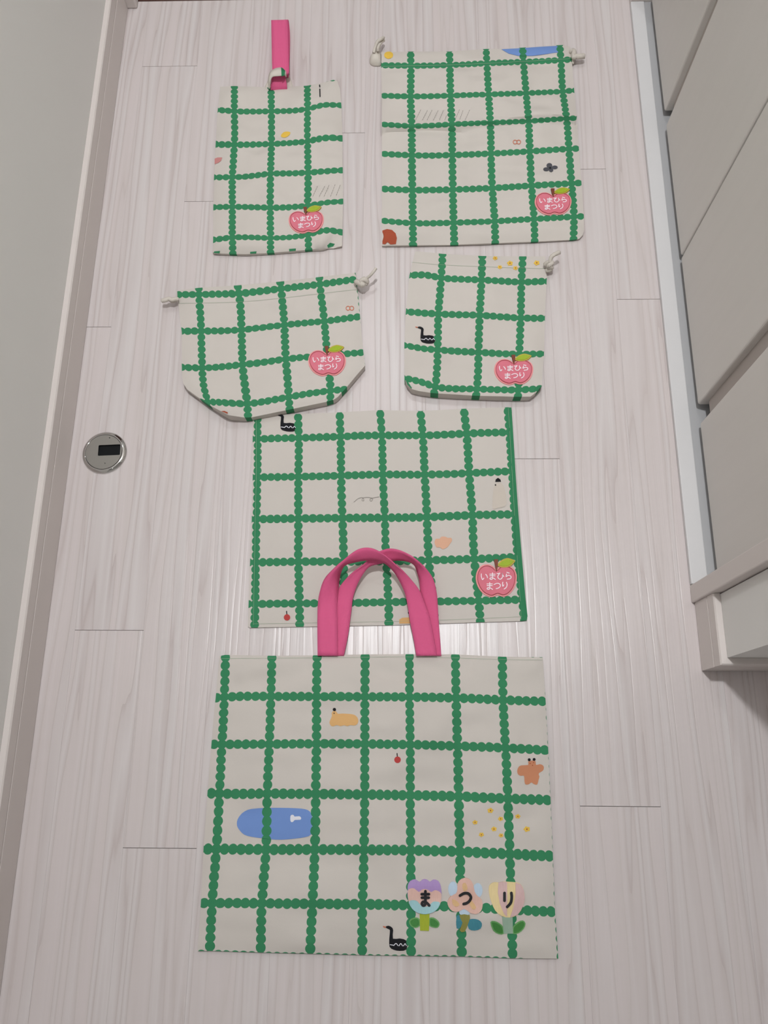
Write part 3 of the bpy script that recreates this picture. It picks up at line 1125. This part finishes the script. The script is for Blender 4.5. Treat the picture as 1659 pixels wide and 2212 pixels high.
for a in ([(640, 225), (670, 215), (690, 270), (660, 300), (640, 270)], [(540, 375), (590, 400), (610, 435), (570, 450), (540, 420)], [(700, 385), (740, 400), (775, 460), (745, 480), (715, 440)]):
    tote.piece('petal_mark', a, 'f_amber', 0.0002, 0.0026, 2, f2, V_F)
f3 = tote.piece('flower_patch', [(905, 245), (950, 210), (1000, 212), (1050, 202), (1110, 206), (1170, 210), (1222, 232), (1247, 285), (1259, 370), (1240, 450), (1190, 530), (1110, 560), (1030, 545), (965, 490), (925, 400), (904, 320)],
                'f_yellow', 0.0002, 0.0014, 2, None, V_F, label='yellow and pink striped tulip letter patch')
tote.piece('petal', [(996, 213), (1040, 203), (1082, 206), (1084, 380), (1082, 552), (1050, 520), (1010, 420), (990, 310)], 'f_mauve', 0.0002, 0.0023, 1, f3, V_F)
tote.piece('petal', [(1166, 212), (1222, 233), (1247, 285), (1259, 370), (1240, 450), (1190, 528), (1112, 558), (1145, 460), (1166, 330)], 'f_mauve', 0.0002, 0.0023, 1, f3, V_F)
tote.piece('stem', [(1034, 553), (1138, 550), (1142, 720), (1050, 720)], 'f_sage', 0.0002, 0.0012, 0, f3, V_F)
for L_ in ([(918, 608), (960, 597), (1010, 620), (1045, 655), (1050, 722), (1000, 726), (945, 690)], [(1140, 655), (1190, 607), (1240, 590), (1268, 620), (1250, 672), (1200, 716), (1143, 723)]):
    tote.piece('leaf', L_, 'f_leafedge', 0.0002, 0.0009, 2, f3, V_F)
    tote.piece('leaf', offset(L_, 13), 'f_leaf', 0.0002, 0.0016, 0, f3, V_F)
for fp, g, (a, b, c, d) in ((f1, 'ma', (226, 312, 296, 440)), (f2, 'tsu', (610, 728, 300, 428)), (f3, 'ri_block', (1046, 1140, 310, 450))):
    tote.strokes('letter', [[(a + q[0] * (b - a), c + q[1] * (d - c)) for q in s_] for s_ in GLYPH[g]], 28, 'blackthread', 0.0038, fp, V_F)

# handles
V_H = (660, 1160, 5.184)


def P3(p, z, v=V_H):
    x, y = at(v[0] + p[0] / v[2], v[1] + p[1] / v[2], z)
    return (x, y, z)


def sections(lst, v=V_H):
    return [[P3(p[:2], p[2], v) for p in sec] for sec in lst]


# back handle first: left leg mostly beneath the front one, right leg outermost
ribbon('handle', sections([
    [(430, 1330, .007), (300, 1330, .007), (170, 1330, .007)],
    [(478, 1090, .008), (360, 1090, .008), (240, 1090, .008)],
    [(510, 850, .009), (400, 850, .009), (290, 850, .009)],
    [(532, 680, .011), (440, 660, .011), (345, 660, .011)],
    [(575, 545, .015), (490, 500, .016), (395, 540, .015)],
    [(640, 425, .020), (580, 390, .022), (520, 405, .022)],
    [(720, 330, .024), (690, 300, .027), (640, 318, .028)],
    [(850, 296, .026), (800, 250, .031), (760, 205, .036)],
    [(970, 268, .027), (925, 195, .033), (900, 138, .039)],
    [(1060, 262, .026), (1040, 195, .034), (1020, 142, .040)],
    [(1160, 278, .024), (1165, 240, .032), (1150, 195, .040)],
    [(1222, 318, .020), (1255, 300, .032), (1255, 268, .038)],
    [(1252, 400, .018), (1320, 380, .026), (1345, 350, .030)],
    [(1278, 500, .016), (1370, 480, .021), (1425, 460, .021)],
    [(1290, 640, .013), (1385, 625, .015), (1468, 620, .015)],
    [(1340, 790, .011), (1420, 790, .011), (1482, 780, .011)],
    [(1375, 960, .009), (1440, 960, .009), (1493, 960, .009)],
    [(1395, 1150, .008), (1455, 1150, .008), (1508, 1150, .008)],
    [(1410, 1330, .007), (1470, 1330, .007), (1521, 1330, .007)],
]), 'pink', tote.root, label='pink webbing handle lying behind')
ribbon('handle', sections([
    [(360, 1330, .0105), (247, 1330, .0105), (135, 1330, .0105)],
    [(357, 1000, .0125), (245, 1000, .013), (133, 1000, .0125)],
    [(352, 760, .0135), (245, 760, .015), (138, 760, .014)],
    [(368, 560, .015), (262, 575, .022), (163, 605, .020)],
    [(385, 430, .018), (290, 450, .030), (218, 465, .026)],
    [(430, 325, .027), (360, 345, .038), (330, 345, .036)],
    [(520, 288, .031), (470, 260, .042), (440, 245, .044)],
    [(660, 263, .036), (620, 195, .045), (590, 140, .050)],
    [(780, 262, .036), (765, 190, .046), (735, 126, .051)],
    [(880, 290, .034), (890, 230, .044), (880, 200, .048)],
    [(960, 355, .030), (1000, 320, .038), (1010, 312, .041)],
    [(1030, 450, .025), (1095, 420, .031), (1130, 420, .032)],
    [(1110, 620, .020), (1200, 600, .022), (1262, 575, .022)],
    [(1145, 780, .017), (1240, 770, .017), (1335, 740, .017)],
    [(1172, 960, .0145), (1290, 960, .0145), (1398, 930, .0145)],
    [(1207, 1130, .0125), (1320, 1130, .0125), (1435, 1110, .0125)],
    [(1240, 1330, .0105), (1360, 1330, .0105), (1474, 1330, .0105)],
]), 'pink', tote.root, label='pink webbing handle crossing on top')

# ------------------------------------------------------------------ placemat
V_M = (500, 860, 2.4397)
rows = [[(138, 215), (355, 210), (575, 203), (793, 197), (1008, 197), (1240, 187), (1465, 180)],
        [(137, 417), (352, 414), (578, 408), (798, 402), (1018, 403), (1253, 395), (1478, 385)],
        [(132, 638), (352, 635), (585, 632), (808, 631), (1030, 627), (1270, 617), (1492, 612)],
        [(128, 866), (352, 862), (592, 862), (815, 860), (1040, 855), (1280, 848), (1508, 838)],
        [(125, 1085), (358, 1082), (590, 1080), (828, 1075), (1062, 1072), (1303, 1068), (1532, 1062)]]
ct = grid_ctrl(rows)
ct += [(137, 95, 0, .42), (350, 85, 1, .42), (570, 78, 2, .42), (783, 66, 3, .42), (996, 70, 4, .41), (1225, 60, 5, .42), (1455, 50, 6, .41)]
ct += [(122, 1200, 0, 5.53), (360, 1198, 1, 5.53), (830, 1186, 3, 5.51), (1312, 1176, 5, 5.50)]
mat_ = Cloth('placemat', 'flat rectangular green-checked placemat lying under the pink tote handles', 'placemat', V_M,
             [(112, 93), (350, 83), (570, 75), (783, 63), (996, 68), (1225, 56), (1455, 48), (1476, 50), (1484, 180), (1496, 385), (1512, 612), (1530, 838), (1550, 1062), (1561, 1150), (1556, 1172),
              (1535, 1175), (1310, 1181), (1060, 1190), (828, 1197), (590, 1201), (358, 1205), (96, 1210), (86, 1203), (98, 866), (107, 638), (112, 417)],
             ct, zmap=0.004, edge=0.0018, puff=0.0008, plen=0.006, wr=0.0008, seed=11, body='body')
hem_out = [(1475, 50), (1484, 180), (1496, 385), (1512, 612), (1530, 838), (1550, 1062), (1560, 1150), (1555, 1170), (1535, 1173)]
hem_in = [(1524, 1173), (1524, 1120), (1518, 1062), (1502, 838), (1488, 612), (1475, 385), (1464, 180), (1456, 52)]
mat_.piece('side_hem', hem_out + hem_in, 'green', 0.0002, 0.0006, 0)
mat_.strokes('hem_stitching', [[(131, 96), (131, 417), (126, 638), (122, 866), (116, 1195)], [(1458, 54), (1466, 180), (1478, 385), (1491, 612), (1505, 838), (1521, 1062), (1526, 1168)],
                               [(118, 1190), (590, 1182), (1060, 1172), (1530, 1152)]], 1.1, 'thread', 0.0008)
swan(mat_, (593.5, 639.4, 894.2, 932.5))
mat_.strokes('printed_squiggle', [[(645, 549), (668, 530), (690, 525), (698, 540), (688, 541), (694, 527), (720, 524), (744, 530), (736, 544), (730, 534), (745, 527), (778, 521)]], 2.2, 'ink', 0.0006)
mat_.piece('printed_cloud', [(1070, 757), (1078, 742), (1096, 742), (1106, 731), (1128, 731), (1140, 737), (1158, 737), (1162, 752), (1150, 770), (1138, 786), (1112, 797), (1098, 786), (1082, 788), (1073, 772)], 'peach', 0.0006)
g = mat_.piece('printed_ghost', [(1382, 470), (1400, 448), (1425, 452), (1440, 480), (1450, 540), (1440, 572), (1400, 580), (1374, 580)], 'beige', 0.0006)
mat_.piece('ghost_cap', [(1390, 442), (1392, 430), (1404, 421), (1417, 430), (1420, 441)], 'black', 0.0010, 0, 1, g)
mat_.piece('ghost_eye', circle(1391, 459, 4, 8), 'black', 0.0010, 0, 0, g, step=0)
cherry(mat_, 293, 1156, 17, V_M)
mat_.piece('printed_sheep', [(884, 1188), (884, 1168), (900, 1158), (930, 1156), (960, 1156), (985, 1160), (990, 1188)], 'tan', 0.0006, 0, 1)
mat_.piece('sheep_ear', circle(937, 1132, 7), 'black', 0.0010, 0, 0)
apple(mat_, (1027.5, 1116.2, 1219, 1291.5))

# ------------------------------------------------------------------ gym bag
V_G = (780, 0, 1.8874)
rows = [[(203, 268), (362, 265), (513, 258), (662, 252), (815, 245)],
        [(202, 393), (365, 390), (520, 385), (673, 380), (822, 373)],
        [(206, 514), (370, 507), (527, 500), (683, 494), (838, 483)],
        [(207, 633), (372, 632), (530, 626), (688, 617), (848, 607)],
        [(209, 775), (374, 773), (535, 767), (695, 757), (858, 748)],
        [(211, 910), (377, 908), (545, 902), (705, 893), (868, 884)]]
ct = grid_ctrl(rows)
ct += [(202, 213, 0, .58), (360, 213, 1, .58), (510, 202, 2, .56), (658, 196, 3, .55), (810, 185, 4, .54)]
ct += [(212, 998, 0, 6.68), (380, 997, 1, 6.68), (547, 990, 2, 6.68), (708, 983, 3, 6.68), (866, 975, 4, 6.68)]
ct += [(85, 266, -.76, 1), (85, 390, -.74, 2), (85, 507, -.74, 3), (85, 627, -.74, 4), (85, 770, -.74, 5), (85, 900, -.74, 6)]
gym = Cloth('gym_bag', 'large green-checked drawstring bag with a blue pond print at its top edge', 'bag', V_G,
            [(84, 213), (202, 210), (360, 210), (510, 199), (572, 199), (655, 194), (800, 184), (824, 183), (852, 190), (858, 208), (859, 240), (869, 368), (879, 477), (888, 604), (898, 740), (908, 878), (910, 935), (904, 958),
             (890, 974), (866, 978), (708, 986), (547, 992), (380, 999), (213, 1001), (85, 1002), (84, 900), (85, 770), (85, 627), (85, 507), (84, 390), (82, 266)],
            ct, zmap=0.009, edge=0.0040, puff=0.0070, plen=0.025, wr=0.0075, seed=21,
            ridges=[([(90, 960), (480, 955), (880, 930)], 0.0035, 0.012), ([(90, 285), (860, 262)], -0.0012, 0.006)],
            steps=[([(60, 531), (206, 530), (370, 527), (527, 520), (700, 510), (900, 500)], 0.0110, 0.0009, 0.06)], step=0.004)
gym.piece('printed_pond', [(572, 201.5), (600, 219), (640, 229), (700, 229), (760, 221), (802, 215), (812, 187), (720, 192), (655, 197)], 'blue', 0.0006, 0, 0)
gym.piece('printed_dot', [(94, 226), (100, 214), (118, 211), (130, 220), (128, 234), (112, 241), (99, 236)], 'yellow', 0.0006)
gym.piece('printed_tree', [(87, 996), (87, 941), (106, 935), (126, 939), (141, 953), (146, 972), (142, 996), (120, 998), (108, 988), (98, 997)], 'brown', 0.0009, 0, 0, step=0.003)
rings(gym, 635, 580, 8, V_G)
V_GA = (1060, 280, 6.9125)
fl_ = gym.piece('printed_bloom', circle(875, 540, 44, 12, 38), 'grey', 0.0006, 0, 0, None, V_GA)
for c in (circle(828, 596, 46, 12, 30), circle(955, 567, 46, 12, 28), circle(900, 608, 34, 12, 30), circle(885, 575, 40, 12, 30)):
    gym.piece('petal', c, 'grey', 0.0006, 0, 0, fl_, V_GA)
gym.piece('bloom_centre', circle(886, 578, 15, 10), 'black', 0.0010, 0, 0, fl_, V_GA, step=0)
V_GS = (780, 60, 5.53)
slashes(gym, [(650, 1108, 715, 975), (730, 1110, 795, 985), (788, 1108, 850, 980), (862, 1110, 922, 985), (935, 1105, 985, 985), (1000, 1105, 1020, 1050), (1125, 1095, 1178, 975), (1178, 1100, 1218, 985), (1242, 1105, 1298, 980)], V_GS, 4.0)
gym.strokes('channel_stitching', [[(88, 272), (360, 266), (510, 260), (660, 252), (857, 240)]], 1.0, 'thread', 0.0006)
apple(gym, (1154.8, 1234.3, 416.3, 466.6), -0.02)
# cord ends
k = V_GS
lobe = [P3(p, .004, k) for p in [(240, 300), (205, 285), (160, 285), (120, 310), (100, 370), (105, 410), (140, 436), (190, 440), (240, 425)]]


def puffy(name, pts, h, mat, parent):
    """small stuffed cloth piece: domed closed outline"""
    P = ccw([(p[0], p[1]) for p in cat_closed([(a[0], a[1]) for a in pts], 3)])
    V, F, bnd = fill(P, 0.003)
    Q = np.array(V)
    d = seg_dist(Q, P)
    z = 0.002 + h * (1 - np.exp(-d / 0.003))
    n = len(V)
    verts = [(q[0], q[1], a) for q, a in zip(Q, z)] + [(q[0], q[1], 0.0007) for q in Q]
    faces = list(F) + [[i + n for i in f[::-1]] for f in F] + [(b, a, a + n, b + n) for a, b in bnd]
    return mesh(name, verts, faces, mat, parent, smooth=True)


puffy('cord_tab', lobe, 0.010, 'cream', gym.root)
tube('cord', [P3((150, 300), .012, k), P3((170, 230), .016, k), P3((195, 170), .020, k), P3((230, 140), .022, k), P3((268, 118), .018, k)], 0.0026, 'cord', gym.root)
tube('cord', [P3((200, 280), .014, k), P3((205, 230), .018, k), P3((240, 175), .016, k), P3((270, 150), .012, k)], 0.0024, 'cord', gym.root)
k = (1040, 60, 6.38)
tube('cord', [P3((1235, 330), .008, k), P3((1275, 330), .012, k), P3((1270, 400), .014, k), P3((1310, 395), .014, k), P3((1370, 395), .014, k), P3((1408, 392), .012, k)], 0.0042, 'cord', gym.root)
tube('cord', [P3((1240, 360), .006, k), P3((1262, 430), .008, k), P3((1256, 500), .004, k)], 0.0022, 'cord', gym.root)

# ------------------------------------------------------------------ shoe bag
V_SB = (0, 0, 1.9988)
rows = [[(1012, 480), (1172, 480), (1328, 470)], [(1012, 625), (1172, 622), (1328, 610)], [(1003, 765), (1168, 750), (1330, 745)], [(1003, 893), (1167, 897), (1328, 888)], [(1003, 1025), (1168, 1028), (1330, 1014)]]
ct = grid_ctrl(rows)
ct += [(1012, 373, 0, .14), (1170, 380, 1, .17), (1327, 372, 2, .17), (1400, 453, 2.45, 1), (1473, 455, 2.86, 1), (1405, 595, 2.5, 2), (1478, 598, 2.86, 2), (1478, 735, 2.86, 3), (1480, 870, 2.87, 4), (1410, 993, 2.5, 5), (1478, 1004, 2.87, 5)]
ct += [(940, 475, -.45, 1), (931, 623, -.50, 2), (924, 766, -.48, 3), (921, 895, -.51, 4), (1045, 764, .25, 3), (920, 1036, -.50, 5), (1005, 1085, 0, 5.44), (1168, 1078, 1, 5.42), (1332, 1068, 2, 5.42)]
shoe = Cloth('shoe_bag', 'tall narrow green-checked bag with a pink strap loop at its top', 'bag', V_SB,
             [(950, 374), (1012, 371), (1170, 378), (1327, 370), (1390, 358), (1440, 345), (1456, 350), (1468, 385), (1474, 455), (1479, 598), (1480, 735), (1482, 870), (1479, 1004), (1477, 1062), (1440, 1070), (1330, 1080), (1170, 1093),
              (1060, 1098), (960, 1096), (918, 1091), (920, 1036), (921, 895), (924, 766), (931, 623), (940, 475)],
             ct, zmap=0.010, edge=0.0045, puff=0.0085, plen=0.022, wr=0.0085, seed=33,
             ridges=[([(1180, 700), (1330, 685), (1475, 690)], 0.0025, 0.010), ([(1390, 1045), (1420, 1000), (1440, 960)], 0.0045, 0.010), ([(930, 1062), (1180, 1066), (1390, 1050)], 0.0028, 0.009), ([(1425, 1060), (1440, 1030)], -0.006, 0.006)])
shoe.piece('printed_dot', [(1213, 585), (1225, 572), (1242, 569), (1254, 573), (1248, 586), (1232, 595), (1217, 593)], 'yellow', 0.0006)
shoe.piece('printed_fish', [(927, 686), (940, 681), (960, 681), (955, 695), (945, 703), (927, 710)], 'rose', 0.0006, 0, 0)
shoe.strokes('printed_tick', [[(1380, 368), (1381, 376)], [(1381, 386), (1382, 418)]], 5, 'black', 0.0006)
slashes(shoe, [(1350, 850, 1372, 803), (1378, 850, 1403, 803), (1399, 850, 1422, 798), (1427, 850, 1448, 795), (1452, 845, 1470, 798)], V_SB, 1.5)
for a in ([(925, 1085), (950, 1083), (948, 1095), (922, 1093)], [(1080, 1087), (1108, 1085), (1106, 1096), (1080, 1096)], [(1248, 1075), (1278, 1073), (1277, 1083), (1249, 1086)], [(1412, 1057), (1425, 1046), (1446, 1054), (1438, 1066), (1416, 1068)]):
    shoe.piece('hem_mark', a, 'green', 0.0006, 0, 0)
apple(shoe, (624, 700, 456, 505.5), -0.07)
V_ST = (440, 20, 5.184)
ribbon('strap', sections([
    [(750, 905, .008), (835, 905, .008), (935, 905, .008)],
    [(752, 850, .014), (840, 850, .014), (932, 850, .014)],
    [(760, 760, .020), (835, 755, .020), (918, 748, .020)],
    [(768, 680, .024), (855, 690, .024), (955, 705, .024)],
    [(765, 560, .022), (860, 560, .022), (955, 560, .022)],
    [(760, 300, .018), (855, 300, .018), (948, 300, .018)],
    [(757, 150, .015), (850, 148, .015), (945, 146, .015)],
    [(757, 128, .011), (850, 126, .011), (946, 123, .011)],
    [(762, 150, .006), (855, 150, .006), (955, 150, .006)],
    [(770, 300, .004), (865, 300, .004), (966, 300, .004)],
    [(772, 560, .004), (870, 560, .004), (962, 560, .004)],
    [(770, 760, .005), (860, 760, .005), (950, 760, .005)]], V_ST), 'pink', shoe.root, label='pink webbing strap loop')
ribbon('strap_ring', sections([
    [(742, 890, .012), (725, 890, .012)], [(746, 810, .023), (724, 790, .022)], [(770, 757, .029), (745, 705, .027)], [(830, 747, .031), (805, 664, .029)], [(880, 742, .031), (872, 657, .029)], [(908, 738, .029), (914, 690, .026)], [(922, 760, .022), (930, 712, .020)]], V_ST),
    'cream', shoe.root, thick=0.0012, label='cream cloth ring holding the strap')
for nm, pts in (('ring_tab', [(676, 885), (700, 820), (728, 768), (748, 800), (745, 885)]), ('ring_tab', [(915, 715), (948, 716), (975, 780), (1004, 870), (1000, 885), (920, 885)])):
    Pw = [at(V_ST[0] + a / V_ST[2], V_ST[1] + b / V_ST[2], .004) for a, b in pts]
    puffy(nm, [(x, y, 0) for x, y in Pw], 0.002, 'cream', shoe.root)
ribbon('ring_mark', sections([[(872, 752, .0325), (868, 652, .0305)], [(893, 744, .0315), (890, 668, .0290)], [(906, 742, .0305), (910, 690, .0275)]], V_ST), 'green', shoe.root, thick=0.0008)

# ------------------------------------------------------------------ lunch bag
V_L = (330, 540, 3.1302)
rows = [[(313, 300), (583, 295), (868, 262), (1130, 232)], [(328, 548), (600, 540), (890, 507), (1160, 482)], [(335, 798), (607, 775), (900, 737), (1180, 712)], [(372, 1028), (640, 1040), (920, 995), (1202, 952)]]
ct = grid_ctrl(rows)
ct += [(312, 256, 0, .81), (573, 241, 1, .81), (862, 214, 2, .81), (1127, 184, 3, .81), (1378, 197, 3.93, 1), (1402, 450, 3.91, 2), (1425, 692, 3.90, 3), (168, 302, -.53, 1), (197, 549, -.48, 2), (196, 793, -.50, 3), (345, 925, 0, 3.55), (643, 1128, 1, 4.38), (925, 1075, 2, 4.33), (1200, 1010, 3, 4.24), (450, 1030, .35, 4)]
lunch = Cloth('lunch_bag', 'wide green-checked drawstring bag with both bottom corners slanted off', 'bag', V_L,
              [(165, 272), (310, 255), (573, 240), (862, 213), (1127, 183), (1371, 154), (1376, 200), (1391, 330), (1406, 500), (1424, 690), (1436, 780), (1380, 845), (1312, 927), (1250, 995), (1225, 1012), (1182, 1025), (925, 1079), (672, 1131),
               (620, 1133), (510, 1115), (480, 1101), (380, 1047), (300, 992), (232, 943), (206, 902), (196, 850), (195, 700), (197, 560), (180, 430), (168, 330)],
              ct, zmap=0.016, edge=0.0055, puff=0.0085, plen=0.022, wr=0.0075, seed=45,
              ridges=[([(510, 1100), (640, 1115), (925, 1062), (1190, 1010), (1250, 980), (1420, 790)], 0.009, 0.026), ([(205, 900), (300, 985), (500, 1095)], 0.007, 0.022), ([(170, 350), (1390, 240)], -0.0012, 0.006)])
rings(lunch, 1333, 395, 13.5, V_L)
lunch.piece('printed_spot', [(462, 1092), (485, 1090), (508, 1100), (508, 1110), (485, 1100)], 'brown', 0.0010, 0, 0)
lunch.strokes('channel_stitching', [[(175, 362), (313, 360), (583, 352), (868, 327), (1130, 296), (1382, 268)]], 1.4, 'thread', 0.0006)
apple(lunch, (666, 747.4, 757, 814), -0.015)
tube('cord', [P3((172, 335), .012, V_L), P3((150, 332), .014, V_L), P3((128, 338), .015, V_L), P3((108, 330), .016, V_L), P3((85, 340), .016, V_L), P3((62, 343), .015, V_L)], 0.0032, 'cord', lunch.root)
tube('cord', [P3((160, 340), .008, V_L), P3((135, 345), .010, V_L), P3((115, 336), .012, V_L)], 0.0030, 'cord', lunch.root)
V_LR = (600, 560, 6.146)
tube('cord', [P3((1040, 300), .012, V_LR), P3((1090, 320), .018, V_LR), P3((1130, 345), .018, V_LR), P3((1110, 295), .020, V_LR), P3((1150, 270), .022, V_LR), P3((1180, 300), .018, V_LR), P3((1150, 330), .016, V_LR)], 0.0040, 'cord', lunch.root)
tube('cord', [P3((1160, 270), .020, V_LR), P3((1210, 230), .024, V_LR), P3((1260, 180), .028, V_LR), P3((1305, 118), .030, V_LR)], 0.0021, 'cord', lunch.root)

# ------------------------------------------------------------------ cup bag
V_C = (860, 530, 4.4838)
rows = [[(418, 315), (808, 335), (1195, 356)], [(390, 665), (790, 677), (1188, 703)], [(383, 1012), (778, 1037), (1175, 1055)], [(360, 1370), (763, 1392), (1165, 1400)]]
ct = grid_ctrl(rows)
ct += [(430, 84, 0, .32), (815, 105, 1, .33), (1208, 109, 2, .30), (108, 290, -.80, 1), (250, 285, -.44, 1), (1438, 348, 2.63, 1), (75, 642, -.80, 2), (1420, 706, 2.60, 2), (62, 968, -.82, 3), (235, 1000, -.38, 3), (1412, 1050, 2.60, 3), (85, 1290, -.72, 4), (230, 1325, -.34, 4), (1370, 1388, 2.5, 4), (350, 1432, 0, 4.18), (755, 1455, 1, 4.19), (1160, 1466, 2, 4.19)]
cup = Cloth('cup_bag', 'small upright green-checked drawstring bag printed with a black swan at one side', 'bag', V_C,
            [(165, 57), (430, 82), (815, 103), (1210, 107), (1424, 107), (1432, 160), (1440, 320), (1422, 700), (1413, 1050), (1392, 1362), (1340, 1420), (1282, 1465), (1150, 1466), (750, 1456), (340, 1431), (200, 1411), (128, 1391), (62, 1300), (60, 1200), (60, 950), (75, 640), (110, 290)],
            ct, zmap=0.014, edge=0.0055, puff=0.0085, plen=0.022, wr=0.0070, seed=57,
            ridges=[([(130, 1385), (350, 1420), (750, 1445), (1280, 1455), (1390, 1370)], 0.010, 0.020), ([(65, 300), (62, 1290)], 0.003, 0.012), ([(120, 190), (1430, 245)], -0.0010, 0.006)])
swan(cup, (896.8, 939.2, 705.7, 742.5))
flowers(cup, [(940, 125, 26), (1083, 175, 32), (985, 213, 25), (1137, 222, 26), (1342, 172, 32)], V_C)
cup.strokes('channel_stitching', [[(130, 165), (418, 190), (810, 207), (1200, 222), (1430, 228)]], 2.0, 'thread', 0.0006)
cup.piece('corner_fold', [(70, 1300), (100, 1330), (135, 1385), (128, 1390), (90, 1350)], 'green', 0.0006, 0, 0)
cup.piece('corner_fold', [(1310, 1405), (1350, 1368), (1388, 1364), (1360, 1395), (1320, 1425)], 'green', 0.0006, 0, 0)
apple(cup, (1067.4, 1151.7, 776, 833), -0.01)
tube('cord', [P3((1425, 190), .012, V_C), P3((1455, 165), .018, V_C), P3((1490, 170), .020, V_C), P3((1460, 200), .018, V_C), P3((1485, 215), .014, V_C), P3((1470, 238), .010, V_C), P3((1435, 242), .008, V_C)], 0.0034, 'cord', cup.root)
tube('cord', [P3((1470, 165), .020, V_C), P3((1480, 120), .024, V_C), P3((1510, 92), .026, V_C), P3((1563, 66), .024, V_C)], 0.0030, 'cord', cup.root)

for o in list(bpy.data.objects):
    if 'origin' in o:
        del o['origin']
